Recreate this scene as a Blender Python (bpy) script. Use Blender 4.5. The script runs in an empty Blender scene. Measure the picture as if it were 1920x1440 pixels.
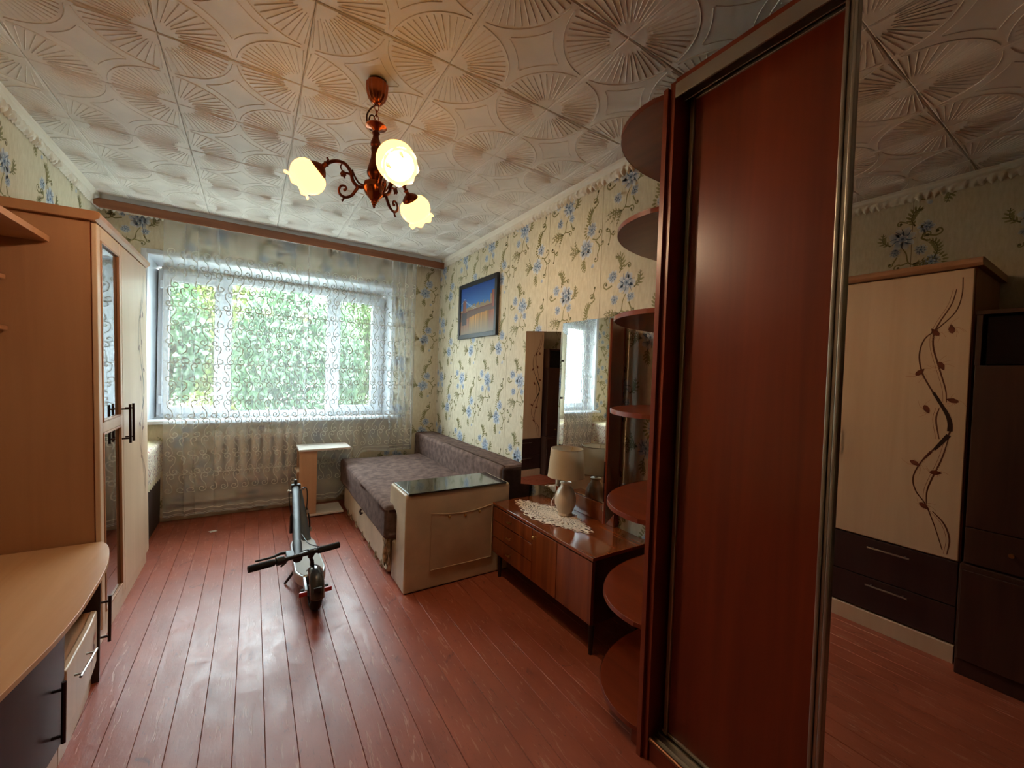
import bpy, bmesh, math, random
import numpy as np
from mathutils import Vector, Matrix

random.seed(7)
RNG = np.random.default_rng(11)
scene = bpy.context.scene
COL = scene.collection
PI = math.pi

# ------------------------------------------------------------------ camera
cam_data = bpy.data.cameras.new('camera')
cam_data.sensor_width = 36.0
cam_data.lens = 766.96 / 1920 * 36.0
cam_data.clip_start = 0.02
camera = bpy.data.objects.new('camera', cam_data)
COL.objects.link(camera)
R0 = (0.84470376, -0.5340742, 0.0352179)       # image right
R1 = (0.01853081, -0.03657776, -0.99915898)    # image down
R2 = (0.53491323, 0.84464597, -0.02100055)     # forward
camera.matrix_world = Matrix(((R0[0], -R1[0], -R2[0], 0.0),
                              (R0[1], -R1[1], -R2[1], 0.0),
                              (R0[2], -R1[2], -R2[2], 1.34),
                              (0, 0, 0, 1)))
scene.camera = camera

# ------------------------------------------------------------------ world, sun, exposure
world = bpy.data.worlds.new('overcast_sky')
scene.world = world
world.use_nodes = True
wb = world.node_tree.nodes['Background']
wb.inputs['Color'].default_value = (0.86, 0.94, 1.0, 1)
wb.inputs['Strength'].default_value = 11.5

sun_data = bpy.data.lights.new('sun', 'SUN')
sun_data.energy = 4.0
sun_data.angle = math.radians(1.5)
sun_data.color = (1.0, 0.93, 0.78)
sun = bpy.data.objects.new('sun', sun_data)
sun.rotation_euler = (math.radians(42), 0, math.radians(-25))   # from behind the house, onto the trees
COL.objects.link(sun)

portal_data = bpy.data.lights.new('window_portal', 'AREA')      # sampling guide only: emits nothing
portal_data.shape = 'RECTANGLE'
portal_data.size = 2.0
portal_data.size_y = 1.42
portal_data.cycles.is_portal = True
portal = bpy.data.objects.new('window_portal', portal_data)
portal.location = (0.25, 4.86, 1.53)
portal.rotation_euler = (math.radians(-90), 0, 0)
COL.objects.link(portal)

BULB = 330.0          # radiance of the chandelier bulbs
SHADE = 2.0            # radiance of their lit frosted shades
scene.view_settings.view_transform = 'Standard'
scene.view_settings.look = 'None'
scene.view_settings.exposure = 1.5
scene.view_settings.gamma = 1.0
scene.view_settings.use_curve_mapping = False
cy = scene.cycles
cy.use_denoising = True
cy.max_bounces = 5
cy.diffuse_bounces = 3
cy.glossy_bounces = 4
cy.transparent_max_bounces = 10
cy.use_light_tree = False
cy.use_adaptive_sampling = True
cy.adaptive_threshold = 0.05
cy.sample_clamp_indirect = 6.0
cy.caustics_reflective = False
cy.caustics_refractive = False

# ------------------------------------------------------------------ materials
def lin(c):
    return tuple((v / 255 / 12.92) if v / 255 <= 0.04045 else ((v / 255 + 0.055) / 1.055) ** 2.4 for v in c)

def c4(c):
    return (*lin(c), 1.0)

def base_mat(name):
    m = bpy.data.materials.new(name)
    m.use_nodes = True
    nt = m.node_tree
    b = nt.nodes['Principled BSDF']
    return m, nt, b

def N(nt, kind, **kw):
    n = nt.nodes.new(kind)
    for k, v in kw.items():
        if k in n.inputs:
            n.inputs[k].default_value = v
        else:
            setattr(n, k, v)
    return n

def ramp(nt, fac, stops):
    r = nt.nodes.new('ShaderNodeValToRGB')
    e = r.color_ramp.elements
    e[0].position, e[0].color = stops[0]
    e[1].position, e[1].color = stops[-1]
    for p, c in stops[1:-1]:
        x = e.new(p)
        x.color = c
    nt.links.new(fac, r.inputs['Fac'])
    return r

def coords(nt, scale=(1, 1, 1), rot=(0, 0, 0), kind='Object'):
    t = nt.nodes.new('ShaderNodeTexCoord')
    mp = nt.nodes.new('ShaderNodeMapping')
    mp.inputs['Scale'].default_value = scale
    mp.inputs['Rotation'].default_value = rot
    nt.links.new(t.outputs[kind], mp.inputs['Vector'])
    return mp.outputs['Vector']

def bump(nt, b, height, strength=0.3, dist=0.002):
    n = nt.nodes.new('ShaderNodeBump')
    n.inputs['Strength'].default_value = strength
    n.inputs['Distance'].default_value = dist
    nt.links.new(height, n.inputs['Height'])
    nt.links.new(n.outputs['Normal'], b.inputs['Normal'])
    return n

def plain(name, c, rough=0.5, metal=0.0, var=0.0, vscale=8.0, bmp=0.0, bscale=60.0, spec=0.5, coat=0.0):
    m, nt, b = base_mat(name)
    b.inputs['Base Color'].default_value = c4(c)
    b.inputs['Roughness'].default_value = rough
    b.inputs['Metallic'].default_value = metal
    b.inputs['Specular IOR Level'].default_value = spec
    b.inputs['Coat Weight'].default_value = coat
    if var > 0:
        v = coords(nt)
        n = N(nt, 'ShaderNodeTexNoise', Scale=vscale, Detail=5.0)
        nt.links.new(v, n.inputs['Vector'])
        lo = tuple(max(0, x * (1 - var)) for x in c)
        hi = tuple(min(255, x * (1 + var * 0.6)) for x in c)
        r = ramp(nt, n.outputs['Fac'], [(0.3, c4(lo)), (0.7, c4(hi))])
        nt.links.new(r.outputs['Color'], b.inputs['Base Color'])
    if bmp > 0:
        v = coords(nt)
        n = N(nt, 'ShaderNodeTexNoise', Scale=bscale, Detail=4.0)
        nt.links.new(v, n.inputs['Vector'])
        bump(nt, b, n.outputs['Fac'], bmp)
    return m

def wood(name, dark, light, axis='z', scale=1.0, rough=0.35, coat=0.0, grain=0.08, spec=0.5, contrast=0.5):
    m, nt, b = base_mat(name)
    s = {'x': (1.2, 22, 22), 'y': (22, 1.2, 22), 'z': (22, 22, 1.2)}[axis]
    v = coords(nt, tuple(k * scale for k in s))
    n = N(nt, 'ShaderNodeTexNoise', Scale=1.0, Detail=7.0, Roughness=0.6, Distortion=0.6)
    nt.links.new(v, n.inputs['Vector'])
    h = 0.5 - 0.5 * contrast * 0.6
    r = ramp(nt, n.outputs['Fac'], [(h * 0.9, c4(dark)), (1 - h * 0.9, c4(light))])
    nt.links.new(r.outputs['Color'], b.inputs['Base Color'])
    b.inputs['Roughness'].default_value = rough
    b.inputs['Coat Weight'].default_value = coat
    b.inputs['Coat Roughness'].default_value = 0.12
    b.inputs['Specular IOR Level'].default_value = spec
    bump(nt, b, n.outputs['Fac'], grain, 0.001)
    return m

def attr_mat(name, rough=0.6, spec=0.3):
    m, nt, b = base_mat(name)
    a = nt.nodes.new('ShaderNodeAttribute')
    a.attribute_name = 'Col'
    nt.links.new(a.outputs['Color'], b.inputs['Base Color'])
    b.inputs['Roughness'].default_value = rough
    b.inputs['Specular IOR Level'].default_value = spec
    return m

M = {}
def wallpaper_mat():
    m, nt, b = base_mat('cream_wallpaper')
    v = coords(nt, (60, 60, 16))
    n = N(nt, 'ShaderNodeTexNoise', Scale=1.0, Detail=5.0, Roughness=0.65)
    nt.links.new(v, n.inputs['Vector'])
    v2 = coords(nt, (3, 3, 3))
    n2 = N(nt, 'ShaderNodeTexNoise', Scale=1.0, Detail=3.0)
    nt.links.new(v2, n2.inputs['Vector'])
    r = ramp(nt, n.outputs['Fac'], [(0.35, c4((214, 203, 175))), (0.7, c4((231, 222, 198)))])
    r2 = ramp(nt, n2.outputs['Fac'], [(0.3, (0.93, 0.93, 0.93, 1)), (0.7, (1, 1, 1, 1))])
    mx = nt.nodes.new('ShaderNodeMix')
    mx.data_type = 'RGBA'; mx.blend_type = 'MULTIPLY'
    mx.inputs[0].default_value = 1.0
    nt.links.new(r.outputs['Color'], mx.inputs[6]); nt.links.new(r2.outputs['Color'], mx.inputs[7])
    nt.links.new(mx.outputs[2], b.inputs['Base Color'])
    b.inputs['Roughness'].default_value = 0.62
    b.inputs['Specular IOR Level'].default_value = 0.25
    bump(nt, b, n.outputs['Fac'], 0.35, 0.0015)
    return m
M['wallpaper'] = wallpaper_mat()
M['print'] = attr_mat('flat_print', 0.6, 0.25)
M['doorprint'] = attr_mat('door_print', 0.35, 0.4)

def floor_mat():
    m, nt, b = base_mat('red_brown_floor_paint')
    t = nt.nodes.new('ShaderNodeTexCoord')
    oi = nt.nodes.new('ShaderNodeObjectInfo')
    ad = nt.nodes.new('ShaderNodeVectorMath'); ad.operation = 'ADD'
    sc = nt.nodes.new('ShaderNodeVectorMath'); sc.operation = 'SCALE'
    cb = nt.nodes.new('ShaderNodeCombineXYZ')
    nt.links.new(oi.outputs['Random'], cb.inputs['Y'])
    nt.links.new(cb.outputs[0], sc.inputs[0]); sc.inputs['Scale'].default_value = 30.0
    nt.links.new(t.outputs['Object'], ad.inputs[0]); nt.links.new(sc.outputs[0], ad.inputs[1])
    def nz(scale, sv, detail=5.0, dist=0.0):
        mp = nt.nodes.new('ShaderNodeMapping'); mp.inputs['Scale'].default_value = sv
        nt.links.new(ad.outputs[0], mp.inputs['Vector'])
        n = N(nt, 'ShaderNodeTexNoise', Scale=scale, Detail=detail, Distortion=dist)
        nt.links.new(mp.outputs[0], n.inputs['Vector'])
        return n.outputs['Fac']
    a = nz(3.0, (2, 1, 2), 6)
    g = nz(5.0, (9, 0.6, 9), 6, 0.8)
    wear = nz(4.0, (3, 2.0, 3), 8, 1.2)
    base = ramp(nt, a, [(0.3, c4((144, 71, 50))), (0.7, c4((168, 88, 64)))])
    wr = ramp(nt, wear, [(0.66, (0, 0, 0, 1)), (0.74, (1, 1, 1, 1))])
    mx = nt.nodes.new('ShaderNodeMix'); mx.data_type = 'RGBA'
    nt.links.new(wr.outputs['Color'], mx.inputs[0])
    nt.links.new(base.outputs['Color'], mx.inputs[6]); mx.inputs[7].default_value = c4((112, 56, 44))
    # thin pale scratches
    sp = nt.nodes.new('ShaderNodeMapping'); sp.inputs['Scale'].default_value = (55, 7, 1); sp.inputs['Rotation'].default_value = (0, 0, 0.25)
    nt.links.new(ad.outputs[0], sp.inputs['Vector'])
    sn = N(nt, 'ShaderNodeTexNoise', Scale=1.0, Detail=3.0, Distortion=1.5)
    nt.links.new(sp.outputs[0], sn.inputs['Vector'])
    sr = ramp(nt, sn.outputs['Fac'], [(0.615, (0, 0, 0, 1)), (0.68, (0.7, 0.7, 0.7, 1))])
    mx2 = nt.nodes.new('ShaderNodeMix'); mx2.data_type = 'RGBA'
    nt.links.new(sr.outputs['Color'], mx2.inputs[0])
    nt.links.new(mx.outputs[2], mx2.inputs[6]); mx2.inputs[7].default_value = c4((186, 126, 104))
    nt.links.new(mx2.outputs[2], b.inputs['Base Color'])
    rr = ramp(nt, wear, [(0.38, (0.33, 0.33, 0.33, 1)), (0.62, (0.43, 0.43, 0.43, 1))])
    nt.links.new(rr.outputs['Color'], b.inputs['Roughness'])
    b.inputs['Specular IOR Level'].default_value = 0.6
    # a second set of fine scratches, dark, across the boards
    sp2 = nt.nodes.new('ShaderNodeMapping'); sp2.inputs['Scale'].default_value = (70, 10, 1); sp2.inputs['Rotation'].default_value = (0, 0, -0.5)
    nt.links.new(ad.outputs[0], sp2.inputs['Vector'])
    sn2 = N(nt, 'ShaderNodeTexNoise', Scale=1.0, Detail=4.0, Distortion=2.5)
    nt.links.new(sp2.outputs[0], sn2.inputs['Vector'])
    sr2 = ramp(nt, sn2.outputs['Fac'], [(0.64, (0, 0, 0, 1)), (0.69, (0.6, 0.6, 0.6, 1))])
    mx4 = nt.nodes.new('ShaderNodeMix'); mx4.data_type = 'RGBA'
    nt.links.new(sr2.outputs['Color'], mx4.inputs[0])
    nt.links.new(mx2.outputs[2], mx4.inputs[6]); mx4.inputs[7].default_value = c4((98, 52, 42))
    mx2 = mx4
    # dark scuffs with shapes of their own
    dn = nz(16.0, (2.5, 0.8, 2.5), 12, 4.0)
    dr = ramp(nt, dn, [(0.70, (0, 0, 0, 1)), (0.74, (0.55, 0.55, 0.55, 1))])
    mx3 = nt.nodes.new('ShaderNodeMix'); mx3.data_type = 'RGBA'
    nt.links.new(dr.outputs['Color'], mx3.inputs[0])
    nt.links.new(mx2.outputs[2], mx3.inputs[6]); mx3.inputs[7].default_value = c4((80, 46, 40))
    nt.links.new(mx3.outputs[2], b.inputs['Base Color'])
    mh = nt.nodes.new('ShaderNodeMath'); mh.operation = 'ADD'
    fine = nz(26.0, (2.0, 1.0, 2.0), 8, 1.0)
    nt.links.new(g, mh.inputs[0]); nt.links.new(fine, mh.inputs[1])
    mh2 = nt.nodes.new('ShaderNodeMath'); mh2.operation = 'SUBTRACT'
    nt.links.new(mh.outputs[0], mh2.inputs[0]); nt.links.new(sr.outputs['Color'], mh2.inputs[1])
    bump(nt, b, mh2.outputs[0], 0.30, 0.0012)
    return m
M['floor'] = floor_mat()
M['subfloor'] = plain('dark_joint_dirt', (84, 42, 32), 0.9)
M['ceil_tile'] = plain('white_foam_tile', (238, 235, 230), 0.55, var=0.04, vscale=5, bmp=0.06, bscale=90)
M['ceil_base'] = plain('ceiling_plaster', (190, 186, 178), 0.9)
M['foam_white'] = plain('white_foam_moulding', (232, 226, 212), 0.6, bmp=0.5, bscale=45)
M['pvc'] = plain('white_window_plastic', (206, 211, 218), 0.35)
M['pvc_grey'] = plain('grey_window_gasket', (70, 74, 78), 0.6)
M['seal'] = plain('aged_sealant', (150, 140, 124), 0.8, var=0.25)

def glass_mat():
    m = bpy.data.materials.new('window_glass'); m.use_nodes = True
    nt = m.node_tree
    for n in list(nt.nodes): nt.nodes.remove(n)
    o = nt.nodes.new('ShaderNodeOutputMaterial')
    tr = nt.nodes.new('ShaderNodeBsdfTransparent'); tr.inputs['Color'].default_value = (0.90, 0.95, 0.94, 1)
    gl = nt.nodes.new('ShaderNodeBsdfGlossy'); gl.inputs['Roughness'].default_value = 0.0
    mx = nt.nodes.new('ShaderNodeMixShader'); mx.inputs[0].default_value = 0.05
    nt.links.new(tr.outputs[0], mx.inputs[1]); nt.links.new(gl.outputs[0], mx.inputs[2])
    nt.links.new(mx.outputs[0], o.inputs['Surface'])
    return m
M['glass'] = glass_mat()

def tulle_mat(name, opacity, color, tl=0.5):
    m = bpy.data.materials.new(name); m.use_nodes = True
    nt = m.node_tree
    for n in list(nt.nodes): nt.nodes.remove(n)
    o = nt.nodes.new('ShaderNodeOutputMaterial')
    tr = nt.nodes.new('ShaderNodeBsdfTransparent')
    df = nt.nodes.new('ShaderNodeBsdfDiffuse'); df.inputs['Color'].default_value = c4(color)
    ts = nt.nodes.new('ShaderNodeBsdfTranslucent'); ts.inputs['Color'].default_value = c4(color)
    a = nt.nodes.new('ShaderNodeMixShader'); a.inputs[0].default_value = tl
    nt.links.new(df.outputs[0], a.inputs[1]); nt.links.new(ts.outputs[0], a.inputs[2])
    b = nt.nodes.new('ShaderNodeMixShader'); b.inputs[0].default_value = opacity
    nt.links.new(tr.outputs[0], b.inputs[1]); nt.links.new(a.outputs[0], b.inputs[2])
    nt.links.new(b.outputs[0], o.inputs['Surface'])
    return m
M['tulle'] = tulle_mat('sheer_white_tulle', 0.27, (240, 246, 250), 0.09)
M['embroidery'] = plain('embroidery_thread', (206, 212, 210), 0.8)
M['shade_linen'] = tulle_mat('linen_lampshade', 0.97, (226, 205, 172), 0.35)
M['lace'] = plain('white_lace', (238, 226, 210), 0.85)

M['rod'] = wood('brown_curtain_board', (126, 74, 44), (158, 100, 64), 'x', 0.7, 0.45)
M['radiator'] = plain('cream_radiator_paint', (232, 220, 198), 0.4)
M['pipe'] = plain('old_pipe_paint', (196, 180, 154), 0.6, var=0.2)
M['sofa_fabric'] = plain('taupe_chenille', (116, 96, 90), 0.95, var=0.22, vscale=22, bmp=0.5, bscale=260, spec=0.1)
M['sofa_dark'] = plain('dark_brown_chenille', (62, 48, 46), 0.95, var=0.15, vscale=22, bmp=0.5, bscale=260, spec=0.1)
M['leather'] = plain('cream_leatherette', (214, 196, 168), 0.42, var=0.08, vscale=6, bmp=0.12, bscale=35)
M['torn'] = plain('torn_backing_cloth', (176, 150, 120), 0.9, var=0.4, vscale=40, bmp=0.6, bscale=60)
M['black_glass'] = plain('black_glass_top', (30, 40, 40), 0.12, coat=0.5)
M['stitch'] = plain('cream_piping', (196, 172, 142), 0.5)
M['table_wood'] = wood('pale_beech_laminate', (190, 150, 116), (212, 174, 138), 'z', 0.6, 0.45, contrast=0.7)
M['table_top'] = wood('white_grey_laminate', (206, 200, 190), (228, 222, 214), 'x', 0.6, 0.35)
M['chest_wood'] = wood('glossy_walnut_veneer', (104, 46, 20), (150, 74, 34), 'z', 0.55, 0.16, 0.8, 0.03)
M['chest_top'] = wood('glossy_walnut_top', (112, 52, 26), (164, 86, 44), 'y', 0.5, 0.10, 1.0, 0.02)
M['chest_dark'] = wood('dark_walnut_side', (44, 20, 12), (66, 30, 18), 'z', 0.5, 0.3, 0.4)
M['black_leg'] = plain('black_lacquer_leg', (24, 18, 16), 0.35)
M['brass'] = plain('brass_knob', (206, 160, 92), 0.3, 1.0)
M['mahog'] = wood('mahogany_laminate', (98, 34, 17), (134, 52, 24), 'z', 0.45, 0.33, 0.15, 0.10, contrast=0.75)
M['mahog_edge'] = wood('mahogany_edge_band', (118, 48, 30), (140, 62, 40), 'z', 0.45, 0.35)
M['mahog_shelf'] = wood('mahogany_shelf', (104, 38, 20), (136, 58, 30), 'y', 0.4, 0.32, 0.2)
M['mahog_dark'] = plain('wardrobe_inside', (46, 18, 12), 0.6)
M['alu'] = plain('silver_aluminium', (176, 170, 160), 0.34, 0.9)
M['bronze_rail'] = plain('bronze_bottom_rail', (132, 92, 66), 0.3, 0.8)
def mirror_mat():
    m, nt, b = base_mat('mirror_silver')
    b.inputs['Base Color'].default_value = (0.82, 0.82, 0.80, 1)
    b.inputs['Metallic'].default_value = 1.0
    b.inputs['Roughness'].default_value = 0.0
    return m
M['mirror'] = mirror_mat()
M['beige'] = wood('beige_maple_laminate', (170, 122, 88), (184, 136, 100), 'z', 0.5, 0.42, contrast=0.6, grain=0.03)
M['beige_front'] = wood('pale_maple_front', (202, 170, 140), (224, 194, 164), 'z', 0.45, 0.36, contrast=0.9, grain=0.03)
M['beige_top'] = wood('beige_worktop', (194, 146, 104), (208, 162, 120), 'y', 0.6, 0.4, contrast=0.6, grain=0.03)
M['wenge'] = wood('wenge_front', (46, 28, 26), (64, 42, 38), 'z', 0.6, 0.4, contrast=0.8)
M['wenge_box'] = wood('dark_brown_veneer', (56, 34, 26), (80, 52, 40), 'z', 0.6, 0.4)
M['dark_handle'] = plain('dark_bronze_handle', (54, 36, 32), 0.35, 0.8)
M['chrome'] = plain('chrome_handle', (168, 162, 154), 0.32, 1.0)
M['smoked'] = plain('smoked_door_glass', (30, 24, 22), 0.03, spec=0.9, coat=1.0)
M['copper'] = plain('copper_metal', (168, 92, 58), 0.24, 1.0, var=0.12, vscale=30)
M['bronze'] = plain('antique_bronze', (112, 58, 44), 0.36, 1.0, var=0.2, vscale=40)
M['cable'] = plain('brown_cable', (70, 36, 26), 0.6)
M['ceramic'] = plain('cream_ceramic', (216, 194, 166), 0.28, coat=0.3)
M['cord_white'] = plain('white_cord', (228, 220, 208), 0.5)
M['frame_black'] = plain('black_picture_frame', (34, 36, 38), 0.4)
M['picture'] = attr_mat('photo_print', 0.35, 0.4)
M['scoot_grey'] = plain('slate_grey_aluminium', (66, 72, 76), 0.5, 0.2)
M['guard'] = plain('gloss_dark_grey_mudguard', (52, 54, 56), 0.22, 0.0, coat=0.6)
M['scoot_black'] = plain('black_plastic', (22, 22, 24), 0.5)
M['grip'] = plain('black_rubber_grip', (20, 20, 21), 0.8, bmp=0.5, bscale=300)
M['tyre'] = plain('black_tyre', (26, 24, 24), 0.8, bmp=0.3, bscale=120)
M['deck_mat'] = plain('pale_grey_deck_rubber', (176, 176, 170), 0.7, bmp=0.4, bscale=220)
M['scoot_silver'] = plain('silver_deck_rim', (190, 194, 198), 0.35, 0.7)
M['red'] = plain('red_reflector', (196, 40, 34), 0.3, coat=0.6)
M['bed_side'] = plain('dark_brown_bed_side', (74, 56, 50), 0.7, var=0.15)
def spread_mat():
    m, nt, b = base_mat('patterned_bedspread')
    v = coords(nt, (1, 1, 1))
    w = N(nt, 'ShaderNodeTexVoronoi', Scale=26.0)
    nt.links.new(v, w.inputs['Vector'])
    n = N(nt, 'ShaderNodeTexNoise', Scale=34.0, Detail=2.0, Distortion=2.0)
    nt.links.new(v, n.inputs['Vector'])
    mm = nt.nodes.new('ShaderNodeMath'); mm.operation = 'MULTIPLY'
    nt.links.new(w.outputs['Distance'], mm.inputs[0]); nt.links.new(n.outputs['Fac'], mm.inputs[1])
    r = ramp(nt, mm.outputs[0], [(0.10, c4((150, 92, 92))), (0.17, c4((232, 220, 196))), (0.26, c4((226, 212, 184))), (0.30, c4((134, 104, 116))), (0.36, c4((232, 222, 200)))])
    nt.links.new(r.outputs['Color'], b.inputs['Base Color'])
    b.inputs['Roughness'].default_value = 0.9
    return m
M['spread'] = spread_mat()
M['spread_edge'] = plain('cream_bedspread_frill', (222, 212, 180), 0.9, bmp=0.4, bscale=80)
M['paper'] = plain('white_paper', (236, 232, 226), 0.8)
M['black_box'] = plain('black_gloss_case', (14, 14, 16), 0.25)
M['outside_wall'] = plain('outside_plaster', (150, 146, 138), 0.9)
M['bounce_ground'] = plain('pale_bounce_ground', (178, 176, 168), 0.9, var=0.15, vscale=1.2)  # ground hidden by the shrubs, made pale to bounce daylight up to the ceiling
M['bark'] = plain('tree_bark', (84, 66, 52), 0.9, var=0.3, vscale=14)
def leaf_mat(name, c1, c2):
    m = bpy.data.materials.new(name); m.use_nodes = True
    nt = m.node_tree
    for n in list(nt.nodes): nt.nodes.remove(n)
    o = nt.nodes.new('ShaderNodeOutputMaterial')
    v = coords(nt, (1, 1, 1))
    n = N(nt, 'ShaderNodeTexNoise', Scale=1.1, Detail=4.0)
    nt.links.new(v, n.inputs['Vector'])
    r = ramp(nt, n.outputs['Fac'], [(0.35, c4(c1)), (0.68, c4(c2))])
    d = nt.nodes.new('ShaderNodeBsdfDiffuse'); t = nt.nodes.new('ShaderNodeBsdfTranslucent')
    nt.links.new(r.outputs['Color'], d.inputs['Color']); nt.links.new(r.outputs['Color'], t.inputs['Color'])
    a = nt.nodes.new('ShaderNodeMixShader'); a.inputs[0].default_value = 0.4
    nt.links.new(d.outputs[0], a.inputs[1]); nt.links.new(t.outputs[0], a.inputs[2])
    g = nt.nodes.new('ShaderNodeBsdfGlossy'); g.inputs['Roughness'].default_value = 0.45
    a2 = nt.nodes.new('ShaderNodeMixShader'); a2.inputs[0].default_value = 0.06
    nt.links.new(a.outputs[0], a2.inputs[1]); nt.links.new(g.outputs[0], a2.inputs[2])
    nt.links.new(a2.outputs[0], o.inputs['Surface'])
    return m
M['leaf_a'] = leaf_mat('green_leaves', (46, 76, 32), (86, 114, 52))
M['leaf_b'] = leaf_mat('yellow_green_leaves', (78, 102, 38), (134, 144, 62))
M['leaf_c'] = leaf_mat('cool_green_leaves', (42, 72, 44), (76, 108, 70))
M['blossom'] = plain('white_blossom', (236, 238, 232), 0.8)

# ------------------------------------------------------------------ mesh helpers
WL = {}     # world position of each root

def root(name, loc, label, cat, group=None, rot=None):
    o = bpy.data.objects.new(name, None)
    o.empty_display_size = 0.05
    o.location = loc
    if rot: o.rotation_euler = rot
    COL.objects.link(o)
    o['label'] = label; o['category'] = cat
    if group: o['group'] = group
    WL[o.name] = Vector(loc)
    return o

def tag(o, label, cat, group=None):
    o['label'] = label; o['category'] = cat
    if group: o['group'] = group
    return o

class MB:
    def __init__(s):
        s.v = []; s.f = []; s.c = []
    def add(s, vs, fs, col=None):
        n = len(s.v)
        s.v.extend([tuple(p) for p in vs])
        s.f.extend([tuple(i + n for i in f) for f in fs])
        if col is not None:
            if isinstance(col, list): s.c.extend(col)
            else: s.c.extend([col] * len(vs))
        return s
    def box(s, x0, x1, y0, y1, z0, z1):
        return s.add([(x0, y0, z0), (x1, y0, z0), (x1, y1, z0), (x0, y1, z0), (x0, y0, z1), (x1, y0, z1), (x1, y1, z1), (x0, y1, z1)],
                     [(3, 2, 1, 0), (4, 5, 6, 7), (0, 1, 5, 4), (1, 2, 6, 5), (2, 3, 7, 6), (3, 0, 4, 7)])
    def prism(s, poly, axis, a0, a1):
        n = len(poly)
        def P(u, v, w):
            return {'z': (u, v, w), 'y': (u, w, v), 'x': (w, u, v)}[axis]
        vs = [P(u, v, a0) for u, v in poly] + [P(u, v, a1) for u, v in poly]
        fs = [tuple(range(n))[::-1], tuple(range(n, 2 * n))] + [(i, (i + 1) % n, n + (i + 1) % n, n + i) for i in range(n)]
        return s.add(vs, fs)
    def tube(s, pts, r, n=8, closed=False, cap=True):
        pts = [Vector(p) for p in pts]
        m = len(pts)
        rs = r if isinstance(r, (list, tuple)) else [r] * m
        ref = None
        vs = []
        for i, p in enumerate(pts):
            if closed: t = pts[(i + 1) % m] - pts[i - 1]
            else: t = pts[min(i + 1, m - 1)] - pts[max(i - 1, 0)]
            if t.length < 1e-9: t = Vector((0, 0, 1))
            t.normalize()
            if ref is None:
                ref = Vector((0, 0, 1)) if abs(t.z) < 0.9 else Vector((1, 0, 0))
            a = t.cross(ref)
            if a.length < 1e-6: a = t.orthogonal()
            a.normalize(); b = t.cross(a).normalized()
            ref = a.cross(t)
            for k in range(n):
                q = 2 * PI * k / n
                vs.append(p + (a * math.cos(q) + b * math.sin(q)) * rs[i])
        fs = []
        for i in range(m if closed else m - 1):
            j = (i + 1) % m
            for k in range(n):
                l = (k + 1) % n
                fs.append((i * n + k, i * n + l, j * n + l, j * n + k))
        if cap and not closed:
            fs.append(tuple(range(n))[::-1]); fs.append(tuple((m - 1) * n + k for k in range(n)))
        return s.add(vs, fs)
    def lathe(s, prof, mat=None, n=24, wob=None, cap=True):
        """prof: (r, z); mat: Matrix placing it; wob(k angle, i) scales radius / moves z"""
        mat = mat or Matrix.Identity(4)
        vs = []
        for i, (r, z) in enumerate(prof):
            for k in range(n):
                a = 2 * PI * k / n
                rr, zz = (r, z) if wob is None else wob(a, i, r, z)
                vs.append(mat @ Vector((rr * math.cos(a), rr * math.sin(a), zz)))
        fs = []
        m = len(prof)
        for i in range(m - 1):
            for k in range(n):
                l = (k + 1) % n
                fs.append((i * n + k, i * n + l, (i + 1) * n + l, (i + 1) * n + k))
        if cap:
            fs.append(tuple(range(n))[::-1]); fs.append(tuple((m - 1) * n + k for k in range(n)))
        return s.add(vs, fs)
    def grid(s, fn, nu, nv):
        vs = [fn(i / nu, j / nv) for j in range(nv + 1) for i in range(nu + 1)]
        w = nu + 1
        fs = [(j * w + i, j * w + i + 1, (j + 1) * w + i + 1, (j + 1) * w + i) for j in range(nv) for i in range(nu)]
        return s.add(vs, fs)
    def build(s, name, mat, parent=None, bevel=0.0, seg=2, smooth=True, angle=35, subsurf=0, fix=True):
        me = bpy.data.meshes.new(name)
        o_ = WL.get(parent.name, Vector((0, 0, 0))) if parent is not None else Vector((0, 0, 0))
        vs = [(p[0] - o_[0], p[1] - o_[1], p[2] - o_[2]) for p in s.v]
        me.from_pydata(vs, [], s.f)
        if fix:
            bm = bmesh.new(); bm.from_mesh(me)
            bmesh.ops.recalc_face_normals(bm, faces=bm.faces)
            bm.to_mesh(me); bm.free()
        if s.c:
            ca = me.color_attributes.new('Col', 'FLOAT_COLOR', 'POINT')
            ca.data.foreach_set('color', np.array(s.c, dtype=np.float32).ravel())
        me.materials.append(mat)
        if smooth:
            me.polygons.foreach_set('use_smooth', [True] * len(me.polygons))
            me.set_sharp_from_angle(angle=math.radians(angle))
        me.update()
        o = bpy.data.objects.new(name, me)
        COL.objects.link(o)
        if parent is not None:
            o.parent = parent
            WL[o.name] = o_
        if bevel > 0:
            b = o.modifiers.new('bevel', 'BEVEL')
            b.width = bevel; b.segments = seg; b.limit_method = 'ANGLE'; b.angle_limit = math.radians(38)
            b.harden_normals = True
        if subsurf:
            q = o.modifiers.new('sub', 'SUBSURF'); q.levels = subsurf; q.render_levels = subsurf
        return o

def box(name, mat, parent, x0, x1, y0, y1, z0, z1, bevel=0.003, seg=2):
    return MB().box(x0, x1, y0, y1, z0, z1).build(name, mat, parent, bevel, seg)

def structure(o):
    o['kind'] = 'structure'
    return o

def smooth_path(pts, per=6):
    """Catmull-Rom through points (tuples of any length)."""
    P = [np.array(p, float) for p in pts]
    P = [2 * P[0] - P[1]] + P + [2 * P[-1] - P[-2]]
    out = []
    for i in range(1, len(P) - 2):
        for k in range(per):
            t = k / per
            a, b, c, d = P[i - 1], P[i], P[i + 1], P[i + 2]
            out.append(0.5 * ((2 * b) + (-a + c) * t + (2 * a - 5 * b + 4 * c - d) * t * t + (-a + 3 * b - 3 * c + d) * t ** 3))
    out.append(P[-2])
    return out

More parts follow.
